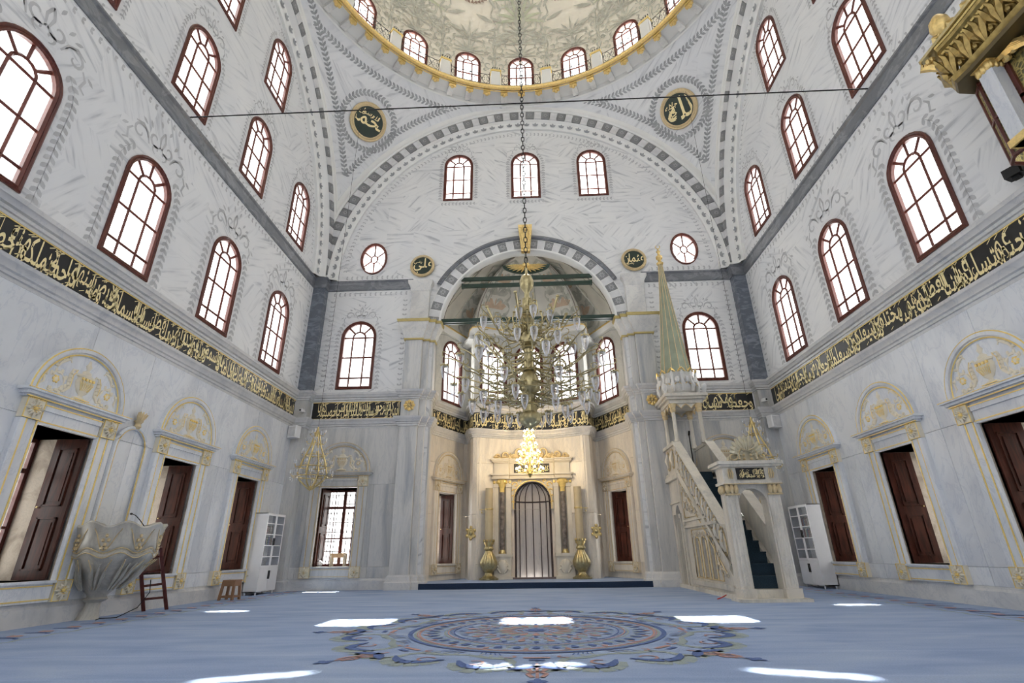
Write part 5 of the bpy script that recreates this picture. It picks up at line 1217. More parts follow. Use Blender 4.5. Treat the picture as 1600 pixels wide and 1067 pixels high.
po(q, 'scalloped_valance', MC); po(g_, 'gilding', GLD)
# crown
q = MB(); g_ = MB(); q.lathe([(.52, 5.6), (.5, 5.7), (.56, 5.8), (.58, 5.95), (.52, 6.15), (.5, 6.3), (.53, 6.4), (.4, 6.42)], 16, (CXm, CYm, 0))
for k in range(12):
    a = 2 * pi * k / 12; c_, s_ = cos(a), sin(a)
    q.tube([(CXm + r * c_, CYm + r * s_, z) for r, z in ((.6, 5.72), (.66, 5.9), (.6, 6.1), (.6, 6.3), (.64, 6.4))], [.05, .07, .04, .06, .02], 5)
    a2 = a + pi / 12; q.blob((CXm + .6 * cos(a2), CYm + .6 * sin(a2), 6.1), (.09, .09, .12), 6, 4)
    g_.tube([(CXm + .63 * cos(a + t), CYm + .63 * sin(a + t), 6.3 + h) for t, h in ((-.2, .06), (-.1, .14), (0, .2), (.1, .14), (.2, .06))], [.02, .03, .03, .03, .02], 4)
    g_.tube([(CXm + .64 * cos(a + t), CYm + .64 * sin(a + t), 5.95 + h) for t, h in ((-.2, .04), (0, -.06), (.2, .04))], .012, 4)
po(q, 'carved_crown', MOLDW, True); po(g_, 'gilt_crown_edge', GOLD, True)
for s in (-1, 1): q = MB(); q.lathe([(.05, 5.6), (.04, 5.66), (.09, 5.74), (.1, 5.84), (.06, 5.92), (0, 5.95)], 10, (CXm + s * .62, TY0 - .08, 0)); po(q, 'urn_finial', MOLDW, True)
q = MB(); g_ = MB(); NF = 12; rr = lambda z: .07 + .43 * max(0, 1 - ((z - 6.38) / 4.35)) ** 1.15
zs_ = [6.38 + 4.35 * i / 10 for i in range(11)]; rg = []
for z in zs_: rg.append([(CXm + rr(z) * (1 - .07 * (j % 2)) * cos(2 * pi * j / (2 * NF)), CYm + rr(z) * (1 - .07 * (j % 2)) * sin(2 * pi * j / (2 * NF)), z) for j in range(2 * NF)])
q.rings(rg, cap=True); po(q, 'fluted_cone', CONE)
for j in range(NF): a = 2 * pi * j / NF; g_.tube([(CXm + rr(z) * 1.01 * cos(a), CYm + rr(z) * 1.01 * sin(a), z) for z in zs_], .013, 4)
po(g_, 'gilt_rib', GLD)
q = MB(); q.lathe([(.1, 10.7), (.13, 10.78), (.06, 10.84), (.05, 10.9), (.12, 10.98), (.12, 11.06), (.05, 11.12), (.04, 11.2), (.08, 11.27), (.03, 11.34), (.03, 11.4)], 12, (CXm, CYm, 0)); q.tube([(CXm + .08 * sin(a), CYm, 11.48 - .08 * cos(a)) for a in [-2.4 + 4.8 * i / 10 for i in range(11)]], .016, 5); po(q, 'crescent_finial', GOLD, True)
mc = MB(); mc.tube([(4.95, 15.9, ZP), (4.93, 15.88, ZP + 1.15)], .018, 6); mc.tube([(4.93, 15.88, ZP + 1.15), (4.92, 15.78, ZP + 1.25)], .03, 6); mc.box(4.85, 5.05, 15.8, 16.0, ZP + .0, ZP + .03); mc.tf(lambda x, y, z: (x - 4.95, y - 15.9, z - ZP))
mc.ob('microphone_stand', IRON, None, loc=(4.95, 15.9, ZP + .01), label='black microphone stand on the pulpit platform under the canopy', cat='microphone')
cb = MB(); cb.tube([(0, 0, 0), (.05, -.05, .02), (.12, -.06, .05), (.2, -.02, .08)], .012, 5); cb.ob('red_cable', REDP, None, loc=(4.0, 12.6, .01), label='short red cable end on the carpet by the pulpit plinth', cat='cable')

# ------------------------------------------------------------------ preacher's chair (left wall)
kp = thing('preacher_chair', 'fluted marble goblet pulpit with gilded ornament against the left wall', 'pulpit', (-7.75, 9.85, 0))
PR = [(.70, 1.58), (.715, 1.55), (.69, 1.5), (.665, 1.4), (.66, 1.3), (.665, 1.2), (.64, 1.16), (.62, 1.12), (.65, 1.08), (.64, 1.04), (.59, 1.0), (.53, .92), (.45, .8), (.36, .68), (.27, .56), (.2, .46), (.15, .4), (.14, .36), (.18, .33), (.16, .3), (.11, .27), (.11, .2), (.15, .05), (.18, 0)]
KN = 64
def kpos(r, z, a, wav=True):
    x, y, zz = kpos0(r, z, a); return (max(x, -.415), y, zz)
def kpos0(r, z, a):
    sh = -.28 * max(0, (1.0 - z)) ** 1.0 ; rr_ = r * (1 + (.05 * abs(cos(4 * a)) if z < 1.0 and z > .35 else .03 * cos(8 * a)))
    zz = z + (.045 * cos(8 * a) if z > 1.0 else 0); return (rr_ * cos(a) + sh, rr_ * sin(a) + .1 * max(0, 1 - z), zz)
q = MB(); q.rings([[kpos(r, z, 2 * pi * j / KN) for j in range(KN)] for r, z in PR]); KM = marble('aged_carved_marble', (.56, .53, .46), (.46, .43, .37), (.33, .32, .29), (1.4, 1.4, .5), 1.6, .35); q.ob('fluted_bowl', KM, kp, True)
q = MB(); q.rings([[kpos(r, z, 2 * pi * j / KN) for j in range(KN)] for r, z in ((.70, 1.58), (.62, 1.57), (.6, 1.2), (.02, 1.2))]); q.ob('inner_bowl', KM, kp, True)
g_, q = MB(), MB()
for j in range(8):
    a = 2 * pi * (j + .5) / 8
    for s in (-1, 1): g_.tube([kpos(.675, z, a + s * w_) for z, w_ in ((1.46, .30), (1.38, .22), (1.28, .15), (1.2, .08), (1.17, 0))], .011, 4); g_.tube([kpos(.655 if z > .9 else r_, z, a + s * w_) for r_, z, w_ in ((.6, .98, .25), (.55, .85, .2), (.44, .66, .16), (.3, .5, .1))], .01, 4)
    for z, w_ in ((1.42, 0), (1.34, .06), (1.34, -.06), (1.27, 0), (1.21, .05), (1.21, -.05)): g_.blob(kpos(.68, z, a + w_), (.03, .03, .035), 6, 3)
    for t in (0, .2, -.2): q.tube([kpos(.56, .92, a + t), kpos(.46, .7, a + t * .9), kpos(.3, .48, a + t * .7)], [.015, .035, .012], 5)
for zz in (1.13, 1.05): g_.tube([kpos(.65, zz, 2 * pi * j / KN) for j in range(KN)], .009, 4, closed=True)
g_.ob('gilding', WGOLD, kp, True); q.ob('carved_fluting', KM, kp, True)
# blind arch moulding with plume behind it
al = thing('blind_arch', 'slim gilded blind arch with a plume on the left wall above the goblet pulpit', 'moulding', (WXL + .03, 10.0, 0), pi / 2)
q = MB(); g_ = MB(); ap_ = [(-.42, 1.3), (-.42, 3.05)] + [(-.42 * cos(pi * i / 12), 3.05 + .42 * sin(pi * i / 12)) for i in range(1, 12)] + [(.42, 3.05), (.42, 1.3)]
q.tube([(u, -.03, z) for u, z in ap_], .045, 6); g_.tube([(u * .9, -.05, z - .02) for u, z in ap_], .014, 5); q.ob('arch_moulding', SLAB, al, True); g_.ob('gilt_line', GOLD, al, True)
g_ = MB(); g_.lathe([(.04, 3.45), (.07, 3.5), (.05, 3.56), (.09, 3.62)], 8, (0, -.06, 0))
for k in range(5): a = pi * (k + .5) / 5; g_.tube([(.03 * cos(a), -.06, 3.6), (.09 * cos(a), -.1, 3.72), (.14 * cos(a), -.12, 3.76 + .05 * sin(a))], [.03, .035, .01], 5)
g_.ob('gilded_plume', WGOLD, al, True)
q = MB(); q.tube([(0, 0, 0), (-.02, -.15, .12), (-.02, -.3, .2), (0, -.42, .22)], .008, 5); q.blob((0, -.45, .22), (.02, .035, .02)); q.lathe([(.05, 0), (.05, .02), (.0, .03)], 10, (0, 0, -.03)); q.ob('microphone', IRON, None, loc=(-7.75, 10.45, 1.57), label='thin gooseneck microphone on the rim of the goblet pulpit', cat='microphone')
q = MB(); q.tube([(-7.3, 10.35, .62), (-7.3, 10.4, .4), (-7.4, 10.3, .15), (-7.6, 10.1, .012), (-7.8, 9.95, .012), (-7.7, 9.75, .012)], .008, 5); q.tf(lambda x, y, z: (x + 7.5, y - 10.2, z)); q.ob('cable', IRON, None, loc=(-7.5, 10.2, 0), label='black cable drooping from the goblet pulpit to the carpet', cat='cable')
ld = thing('ladder', 'dark red wooden steps leaning behind the goblet pulpit', 'ladder', (-7.85, 11.4, 0))
for a, b in (((-.12, -.1, 0), (-.12, -.62, 1.12)), ((.14, .22, 0), (.14, -.42, 1.2))): MB().tube([a, b], .045, 4, up=(1, 0, 0)).ob('rail', DKWOOD, ld)
for t in (.2, .42, .64, .86): MB().tube([(-.12, -.1 - .52 * t, 1.12 * t), (.14, .22 - .64 * t, 1.2 * t)], .022, 4).ob('rung', DKWOOD, ld)
# plastic stool
st = thing('stool', 'brown plastic stool standing by the left wall', 'stool', (-7.7, 13.95, 0))
q = MB(); q.bbox(-.17, .17, -.17, .17, .43, .46, .03); q.ob('seat', PLASTIC, st)
for sx in (-1, 1):
    for sy in (-1, 1):
        q = MB(); q.rings([[(sx * (x0 + .055 * a), sy * (y0_ + .055 * b), z) for a, b in ((0, 0), (1, 0), (1, 1), (0, 1))] for x0, y0_, z in ((.14, .14, 0), (.105, .105, .44))], cap=True); q.ob('leg', PLASTIC, st)
for s in (-1, 1):
    for a_, b_ in (((-.13, .13, s * .15 - .012, s * .15 + .012, .32, .44), 'apron'), ((s * .15 - .012, s * .15 + .012, -.13, .13, .32, .44), 'apron'), ((-.15, .15, s * .175 - .01, s * .175 + .01, .06, .1), 'crossbar'), ((s * .175 - .01, s * .175 + .01, -.15, .15, .06, .1), 'crossbar')): MB().box(*a_).ob(b_, PLASTIC, st)

# ------------------------------------------------------------------ bookcases
CG = lampglass('cabinet_glass', (.85, .87, .9), .05)
def bookcase(s, lab):
    o = thing('bookcase', 'white glazed bookcase with lower doors in the %s front corner' % lab, 'bookcase', (s * 7.92, 15.85, 0), 0)
    X = lambda x: -s * x    # local +x towards the room -> world
    D, W_, H = .2, .55, 2.18
    def bx(m, x0, x1, y0, y1, z0, z1): return m.box(min(X(x0), X(x1)), max(X(x0), X(x1)), y0, y1, z0, z1)
    m = MB()
    for y in (-W_, W_ - .02): bx(m, -D, D - .02, y, y + .02, .08, H)
    bx(m, -D, D - .02, -W_, W_, H - .02, H); bx(m, -D, D - .02, -W_, W_, .08, .1); bx(m, -D, -D + .015, -W_, W_, .08, H); bx(m, -D, D - .03, -.01, .01, .1, .68); m.ob('carcass', WHITE, o)
    for z in (.68, .98, 1.28, 1.58, 1.88): m = MB(); bx(m, -D, D - .03, -W_ + .02, W_ - .02, z, z + .018); m.ob('shelf', WHITE, o)
    for y0_, y1_, sg in ((-W_, -.004, 1), (.004, W_, -1)):
        m = MB()
        for a, b, c, d in ((y0_, y0_ + .05, .7, H - .01), (y1_ - .05, y1_, .7, H - .01), (y0_ + .05, y1_ - .05, .7, .76), (y0_ + .05, y1_ - .05, H - .07, H - .01)): bx(m, D - .02, D, a, b, c, d)
        for z in (.98, 1.28, 1.58, 1.88): bx(m, D - .015, D - .002, y0_ + .05, y1_ - .05, z, z + .022)
        dr = m.ob('glazed_door', WHITE, o); m = MB(); bx(m, D - .012, D - .009, y0_ + .05, y1_ - .05, .76, H - .07); m.ob('pane', CG, dr)
        hy = y1_ - .03 if sg > 0 else y0_ + .03; m = MB(); bx(m, D, D + .025, hy - .006, hy + .006, 1.3, 1.5); m.ob('handle', IRON, dr)
        m = MB(); bx(m, D - .02, D, y0_, y1_, .09, .69); dr = m.ob('lower_door', WHITE, o); m = MB(); bx(m, D, D + .025, hy - .006, hy + .006, .4, .62); m.ob('handle', IRON, dr)
    for a in (-1, 1):
        for b in (-1, 1): m = MB(); m.lathe([(.02, 0), (.025, .08)], 8, (a * (D - .05), b * (W_ - .06), 0)); m.ob('foot', WHITE, o)
    return o
for s, lab in ((-1, 'left'), (1, 'right')):
    bookcase(s, lab)
    bk = {}
    rr_ = random.Random(5 + s); cnt = 0
    for zi, z in enumerate((1.6, 1.3, 1.0)):
        y = 15.85 - .5
        for k in range(13 if zi < 2 else 6):
            t = rr_.uniform(.028, .055); h = rr_.uniform(.19, .26); mm_ = BOOKM[[0, 1, 2, 3, 4, 0, 2][rr_.randrange(7)] if zi < 2 else 4]
            cn = mm_.name.split('_')[1]; m = MB(); m.box(-.09, .09, 0, t, 0, h)
            o = link('book', None, None, loc=(s * 7.93, y, z)) if False else m.ob('book', mm_, None, loc=(s * 7.93, y, z), label='upright %s book on the %s glazed shelf of the %s bookcase' % (cn, ('second', 'third', 'fourth')[zi], lab), cat='book', group='%s books on the %s shelf of the %s bookcase' % (cn, ('second', 'third', 'fourth')[zi], lab))
            m2 = MB(); m2.box(-.085, .085, .004, t - .004, h - .004, h + .001); m2.ob('pages', BOOKM[4], o)
            y += t + .004
            if y > 15.85 + .45: break

# ------------------------------------------------------------------ candles by the niche
def gourd(x, y, lab):
    o = thing('giant_candle', 'thick wax candle on a lobed brass base %s of the prayer niche' % lab, 'candle', (x, y, .16))
    q = MB(); q.lathe([(.3, .0), (.31, .04), (.2, .1), (.13, .17), (.12, .22), (.2, .32), (.275, .46), (.28, .56), (.22, .7), (.14, .84), (.11, .92), (.15, .96), (.15, 1.0), (.13, 1.04)], 48, flute=.1, nf=12); q.ob('lobed_base', BRASS, o, True)
    q = MB()
    for k in range(8): a = 2 * pi * k / 8; q.blob((.27 * cos(a), .27 * sin(a), .035), (.07, .07, .035), 6, 3)
    q.ob('foot', BRASS, o, True)
    q = MB(); q.lathe([(.17, 1.12), (.18, 1.2), (.16, 1.2), (.14, 1.12), (.13, 1.04)], 20)
    for k in range(10): a = 2 * pi * k / 10; q.blob((.175 * cos(a), .175 * sin(a), 1.24), (.035, .035, .05), 5, 3)
    q.ob('crown_collar', BRASSB, o, True)
    q = MB(); q.lathe([(.135, 1.1), (.138, 2.2), (.132, 3.02), (.0, 3.04)], 20); q.ob('wax_shaft', CANDLE, o, True)
    q = MB(); q.lathe([(.142, 2.26), (.15, 2.29), (.142, 2.32)], 20); s = 1 if x > 0 else -1
    q.tube([(s * .14, 0, 2.29), (s * .34, 0, 2.28)], .012, 5); q.blob((s * .26, 0, 2.18), .03); q.tube([(s * .26, 0, 2.28), (s * .26, 0, 2.18)], .008, 4); q.ob('bracket_ring', BRASSB, o, True)
gourd(-1.56, 18.95, 'left'); gourd(1.62, 18.95, 'right')
for s, lab in ((-1, 'left'), (1, 'right')):
    o = thing('wall_plaque', 'small brass %s plaque on the apse wall, %s of the prayer niche' % ('star shaped' if s < 0 else 'square', lab), 'plaque', (s * 2.2, 18.92, 1.66), -s * .3)
    q = MB(); q.bbox(-.13, .13, -.03, .03, -.15, .15, .03)
    for k in range(6): a = k * pi / 3 + .5; q.blob((.15 * cos(a), -.01, .19 * sin(a)), (.06, .03, .06), 6, 3)
    q.ob('plate', BRASSB, o, True); q = MB(); q.blob((0, -.04, 0), (.07, .03, .08), 8, 4); q.ob('boss', BRASS, o, True)

# ------------------------------------------------------------------ rod and chandeliers
m = MB(); m.tube([(-8.2, 0, 0), (8.2, 0, 0)], .015, 6); m.ob('iron_rod', IRON, None, loc=(0, 9.0, 10.95), label='thin iron rod spanning the hall between the side walls under the dome', cat='rod')
ZT = 6.35
ch = thing('chandelier', 'huge aged brass chandelier with many glass cups hanging from the dome', 'chandelier', (0, 9, 3.1))
q = MB()
for k in range(105): z = ZT + .1 + k * .125; q.tube([((.038 * cos(a) if k % 2 else 0), (0 if k % 2 else .038 * cos(a)), z + .08 * sin(a)) for a in [2 * pi * i / 8 for i in range(8)]], .011, 3, closed=True)
q.tube([(0, 0, ZT + 13.1), (0, 0, 29.7 - .6)], .02, 4); q.tf(lambda x, y, z: (x, y, z - 3.1)); q.ob('chain', IRON, ch)
def lz(m, prof, n=20, **k): m.lathe([(r, z - 3.1) for r, z in prof], n, **k)
q = MB(); lz(q, [(.02, 6.4), (.03, 6.25), (.1, 6.18), (.14, 6.05), (.12, 5.92), (.05, 5.82), (.05, 5.72), (.09, 5.62), (.06, 5.5), (.1, 5.42), (.11, 5.36), (.06, 5.3)], 24, flute=.08, nf=10); q.ob('top_vase', BRASS, ch, True)
q = MB(); lz(q, [(.06, 5.32), (.12, 5.26), (.14, 5.2), (.1, 5.14), (.09, 5.1), (.1, 4.97), (.07, 4.94)], 24); q.ob('upper_shaft', BRASS, ch, True)
q = MB(); lz(q, [(.07, 4.96), (.16, 4.91), (.19, 4.82), (.17, 4.7), (.08, 4.64), (.085, 4.5), (.1, 4.15)], 24); q.ob('ball_knop', BRASS, ch, True)
q = MB(); lz(q, [(.08, 4.18), (.11, 4.12), (.16, 4.06), (.19, 3.95), (.185, 3.8), (.13, 3.72), (.09, 3.66), (.1, 3.5)], 24); q.ob('lower_shaft', BRASS, ch, True)
q = MB(); lz(q, [(.1, 3.5), (.12, 3.48), (.12, 3.36), (.17, 3.32), (.19, 3.24), (.15, 3.14), (.07, 3.09), (.02, 3.07)], 32, flute=.12, nf=10); q.ob('leaf_finial', BRASS, ch, True)
q = MB()
for z, r in ((5.1, .12), (4.62, .12), (4.16, .13), (3.5, .14), (5.3, .12)): q.tube([(r * cos(a), r * sin(a), z - 3.1) for a in [2 * pi * i / 16 for i in range(16)]], .018, 5, closed=True)
q.ob('collar', BRASSB, ch, True)
cup = MB(); cup.lathe([(.062, .0), (.068, -.04), (.06, -.13), (.036, -.2), (.014, -.25), (0, -.26)], 12); CUP = cup.mesh('glass_cup', LGLASS, True)
cap = MB(); cap.lathe([(.02, .03), (.06, .015), (.068, -.01), (.058, -.015)], 10)
for k in range(6): a = k * pi / 3; cap.blob((.065 * cos(a), .065 * sin(a), .01), (.018, .018, .028), 4, 3)
CAP = cap.mesh('cup_crown', BRASS, True)
wick = MB(); wick.tube([(0, 0, -.02), (0, 0, -.1)], .012, 5); 
def arm_mesh(r, z0, z1, sag, thick, drop):
    """S-curved arm from the stem at z0 to radius r at z1, with a hook and leaf curl"""
    m = MB(); p = []
    for i in range(13):
        t = i / 12; x = .1 + (r - .1) * t; z = z0 + (z1 - z0) * (t ** 1.5) - sag * sin(pi * min(1, t * 1.15)) * (1 if t < .87 else .3); p.append((x, 0, z))
    p += [(r + .05, 0, z1 + .05), (r + .045, 0, z1 + .11), (r - .02, 0, z1 + .12)]
    m.tube(p, [thick * (1 - .03 * i) for i in range(len(p))], 5)
    c = p[5]; m.tube([(c[0] + (.1 - .006 * i) * cos(i * .5), 0, c[2] + .09 + (.1 - .006 * i) * sin(i * .5)) for i in range(11)], .011, 4)
    c = p[9]; m.tube([(c[0] + (.07 - .004 * i) * cos(2 + i * .5), 0, c[2] + .07 + (.07 - .004 * i) * sin(2 + i * .5)) for i in range(11)], .009, 4)
    m.blob(p[7], (.03, .03, .03), 5, 3)
    if drop: m.tube([(r, 0, z1 + .02), (r, 0, z1 - drop)], .005, 3)
    return m.mesh('arm', BRASS, True)
TIERS = [(6, .6, 5.0, 5.2, .1, .0, .25), (6, 1.0, 4.8, 5.15, .2, .12, .6), (7, .85, 4.5, 4.75, .14, .08, 0), (8, 1.3, 4.35, 4.6, .24, .12, .1), (9, 1.6, 4.2, 4.25, .2, .15, 0), (9, 1.3, 3.95, 3.95, .16, .15, .3), (10, 1.05, 3.7, 3.72, .12, .15, .15), (7, .65, 3.6, 3.68, .1, .18, .1)]
for ti, (n_, r, a0, a1, sag, drop, ph) in enumerate(TIERS):
    am = arm_mesh(r, a0 - 3.1, a1 - 3.1, sag, .019 if r > 1 else .016, drop)
    for k in range(n_):
        a = 2 * pi * (k + ph) / n_; o = link('arm', am, ch, rz=a); c = link('cup_crown', CAP, o, loc=(r, 0, a1 - 3.1 - drop)); link('glass_cup', CUP, o, loc=(r, 0, a1 - 3.1 - drop - .005))
# upright horns of the top tiers
hm = MB(); hm.tube([(.09, 0, 1.85), (.22, 0, 1.75), (.36, 0, 1.82), (.4, 0, 2.02), (.36, 0, 2.14)], [.022, .02, .018, .016, .022], 5); hm.blob((.36, 0, 2.17), (.035, .035, .02), 6, 3); hm = hm.mesh('horn', BRASS, True)
h2 = MB(); h2.tube([(.09, 0, 1.95), (.3, 0, 1.75), (.55, 0, 1.78), (.68, 0, 2.05), (.8, 0, 2.3)], [.024, .022, .018, .016, .026], 5); h2.blob((.81, 0, 2.32), (.04, .04, .03), 6, 3); h2 = h2.mesh('horn', BRASS, True)
h3 = MB(); h3.tube([(.08, 0, 2.3), (.16, 0, 2.22), (.22, 0, 2.3), (.2, 0, 2.5), (.14, 0, 2.52)], [.018, .016, .015, .014, .02], 5); h3 = h3.mesh('horn', BRASS, True)
for k in range(8): link('horn', h3, ch, rz=2 * pi * (k + .5) / 8); link('horn', hm, ch, rz=2 * pi * k / 8)
for k in range(6): link('horn', h2, ch, rz=2 * pi * (k + .25) / 6)
for r, z in ((.7, 4.25), (1.0, 3.55)):
    q = MB(); q.tube([(r * cos(a), r * sin(a), z - 3.1) for a in [2 * pi * i / 32 for i in range(32)]], .012, 4, closed=True); q.ob('brass_hoop', BRASS, ch, True)
for k in range(5):
    a = 2 * pi * (k + .3) / 5; q = MB(); q.tube([(.95 * cos(a), .95 * sin(a), .62), (.12 * cos(a), .12 * sin(a), .45)], .016, 5); q.ob('stay', BRASS, ch, True)
# lit chandelier near the niche
lc = thing('lit_chandelier', 'small lit brass chandelier of glowing bulbs before the prayer niche', 'chandelier', (-.06, 17.35, 3.3))
q = MB(); q.lathe([(.0, 0), (.04, .05), (.1, .14), (.05, .22), (.04, .6), (.08, .68), (.04, .76), (.04, 1.2), (.07, 1.3), (.03, 1.4), (.02, 1.75)], 12)
for k in range(6): a = k * pi / 3; q.tube([(.03 * cos(a), .03 * sin(a), .1), (.3 * cos(a), .3 * sin(a), .35), (.3 * cos(a), .3 * sin(a), .8), (.12 * cos(a), .12 * sin(a), 1.5)], .014, 4)
q.ob('stem', BRASSB, lc, True); q = MB(); q.tube([(0, 0, 8.75), (0, 0, 1.7)], .008, 4); q.ob('cord', IRON, lc)
bm_ = MB().blob((0, 0, 0), (.045, .045, .06), 8, 6).mesh('bulb', BULB, True); bh = MB().lathe([(.045, -.02), (.05, -.05), (.03, -.08)], 8).mesh('bulb_cup', BRASSB, True)
for n_, r, z in ((10, .44, .3), (10, .42, .58), (8, .34, .86), (7, .26, 1.12), (6, .18, 1.38), (5, .15, 1.58)):
    for k in range(n_):
        a = 2 * pi * (k + .3 * z) / n_; am = cached(('larm', r), lambda: MB().tube([(.03, 0, -.02), (r * .6, 0, -.12), (r, 0, -.07)], .01, 4).mesh('arm', BRASSB)); o = link('arm', am, lc, loc=(0, 0, z), rz=a); link('bulb', bm_, o, loc=(r, 0, 0)); link('bulb_cup', bh, o, loc=(r, 0, 0))
pl = bpy.data.lights.new('lamp_glow', 'POINT'); pl.energy = 60; pl.color = (1, .78, .5); pl.shadow_soft_size = .3; plo = bpy.data.objects.new('lamp_glow', pl); COL.objects.link(plo); plo.location = (-.06, 17.35, 4.2)
# unlit side chandeliers
def side_ch(x, y, zb, lab, ztop=18.15):
    o = thing('crystal_chandelier', lab, 'chandelier', (x, y, zb)); W_ = .45
    q = MB(); q.lathe([(0, 0), (.03, .04), (.05, .1), (.02, .16)], 8); q.lathe([(.06, 1.62), (.09, 1.68), (.05, 1.78), (.03, 1.86), (.02, 1.92)], 8)
    for k in range(8):
        a = k * pi / 4; c_, s_ = cos(a), sin(a); q.tube([(r * c_, r * s_, z) for r, z in ((.03, .04), (W_ * .8, .32), (W_, .5), (W_ * .75, .9), (.17, 1.3), (.07, 1.68))], .018, 4)
    for r, z in ((W_, .42), (W_ * .9, .7), (.24, 1.05), (.14, 1.4)): q.tube([(r * cos(a), r * sin(a), z) for a in [2 * pi * i / 16 for i in range(16)]], .016, 4, closed=True)
    q.ob('brass_frame', BRASSB, o, True); q = MB(); q.tube([(0, 0, 1.9), (0, 0, ztop - zb)], .006, 4); q.ob('cord', IRON, o)
    am = cached(('sarm',), lambda: MB().tube([(0, 0, 0), (.1, 0, -.03), (.14, 0, .03)], .009, 4).blob((.14, 0, .045), (.03, .03, .01), 6, 3).mesh('candle_arm', BRASSB)); cr = cached(('scr',), lambda: MB().lathe([(.025, .05), (.045, .1), (.05, .16), (.035, .16), (.02, .06)], 8, (.14, 0, 0)).mesh('glass_shade', CRYST, True)); dr = cached(('sdr',), lambda: MB().blob((.12, 0, -.08), (.014, .014, .04), 5, 3).blob((.16, 0, -.07), (.014, .014, .04), 5, 3).blob((.14, .02, -.12), (.012, .012, .03), 5, 3).mesh('crystal_drop', CRYST))
    for n_, r, z in ((10, W_, .42), (8, W_ * .9, .7), (6, .24, 1.05), (5, .14, 1.4), (4, .08, 1.66)):
        for k in range(n_): a = 2 * pi * k / n_; ar_ = link('candle_arm', am, o, loc=(r * cos(a), r * sin(a), z), rz=a); link('glass_shade', cr, ar_); link('crystal_drop', dr, ar_)
side_ch(-6.55, 15.2, 2.75, 'unlit brass and crystal chandelier near the left front corner')
side_ch(6.6, 15.15, 2.75, 'unlit brass and crystal chandelier behind the pulpit portal crest')

# ------------------------------------------------------------------ speakers, cameras, small things
for s, lab in ((-1, 'left'), (1, 'right')):
    o = thing('loudspeaker', 'white wall loudspeaker below the cornice in the %s front corner' % lab, 'loudspeaker', (s * 7.98, 16.62, 4.86), s * .25)
    MB().bbox(-.17, .17, -.12, .12, -.2, .2, .03).ob('cabinet', WHITE, o); MB().box(-.14, .14, -.126, -.12, -.17, .15).ob('grille', simple('grey_grille%s' % lab, (.62, .62, .62), .6), o); MB().box(-.05, .05, .11, .24, -.05, .05).ob('bracket', IRON, o)
    o = thing('security_camera', 'small white camera on the %s corner frieze above the loudspeaker' % lab, 'camera', (s * 7.85, 16.72, 5.62), s * .3)
    MB().bbox(-.06, .06, -.1, .06, -.05, .05, .015).ob('housing', WHITE, o); MB().lathe([(.03, 0), (.03, .02), (0, .02)], 8).tf(lambda x, y, z: (x, -.1 - z, y)).ob('lens', IRON, o); MB().box(-.015, .015, .05, .14, -.015, .015).ob('bracket', WHITE, o)
tb = thing('small_table', 'small pale wooden table standing in the left grilled window', 'table', (-6.3, 17.5, NZ0), .1)
MB().bbox(-.27, .27, -.16, .16, .36, .39, .01).ob('tabletop', PALEW, tb)
for sx in (-1, 1):
    for sy in (-1, 1): MB().box(sx * .21 - .03, sx * .21 + .03, sy * .11 - .025, sy * .11 + .025, 0, .36).ob('leg', simple('cream_leg%d%d' % (sx, sy), (.6, .5, .36)), tb)
MB().box(-.2, .2, -.115, -.1, .26, .36).ob('apron', PALEW, tb)
o = thing('radio', 'pale rounded bundle on the sill of the left grilled window', 'bundle', (-6.86, 17.42, NZ0)); MB().blob((0, 0, .09), (.1, .08, .09), 10, 6).ob('cloth', WHITE, o, True); o.name = 'bundle'
fe = thing('fire_extinguisher', 'red fire extinguisher on the sill of the left apse window', 'extinguisher', (-3.66, 19.0, NZ0)); MB().lathe([(.055, 0), (.06, .02), (.06, .24), (.03, .3), (.02, .33)], 10).ob('bottle', REDP, fe, True); MB().box(-.02, .06, -.01, .01, .33, .36).ob('valve', IRON, fe)
wb = thing('wooden_box', 'small brown wooden box on the sill of the second right wall window', 'box', (8.75, 11.25, NZ0)); MB().bbox(-.1, .1, -.14, .14, 0, .42, .01).ob('box', DKWOOD, wb); MB().box(-.11, .11, -.15, .15, .42, .44).ob('lid', SHUT, wb)
sp = thing('spotlight', 'black spotlight on the ledge above the right wall inscription', 'spotlight', (7.98, 6.85, 6.48), .4)
MB().bbox(-.1, .1, -.12, .12, .04, .2, .02).ob('housing', IRON, sp); MB().box(-.05, .05, -.05, .05, 0, .05).ob('base', IRON, sp)

# ------------------------------------------------------------------ gilded loge at the upper right
lg = thing('royal_loge', 'gilded latticed loge with carved leaf cornice on the right wall', 'loge', (7.6, 3.5, 6.5))
LX = 7.45; LY0, LY1 = -1.9, 6.1
def lo_(m, name, mat, sm=False, par=None): m.tf(lambda x, y, z: (x - 7.6, y - 3.5, z - 6.5)); return m.ob(name, mat, par or lg, sm)
LAT = None
DGOLD = simple('antique_gilding', (.40, .29, .11), .3, .9, .3, 12)
def lattice_mat():
    t = NT('gilded_lattice'); p = t.pos(); v = t.n('ShaderNodeTexVoronoi', feature='DISTANCE_TO_EDGE'); v.inputs['Scale'].default_value = 14; t.l(p, v.inputs['Vector'])
    c = t.ramp(v.outputs[0], [(.04, (.50, .40, .14)), (.12, (.26, .22, .08)), (.3, (.13, .12, .06))]); t.bump(v.outputs[0], .6, .02); return t.fin(c, .45, .4)
LAT = lattice_mat()
posts = [6.05, 3.9, 1.8, -.3]
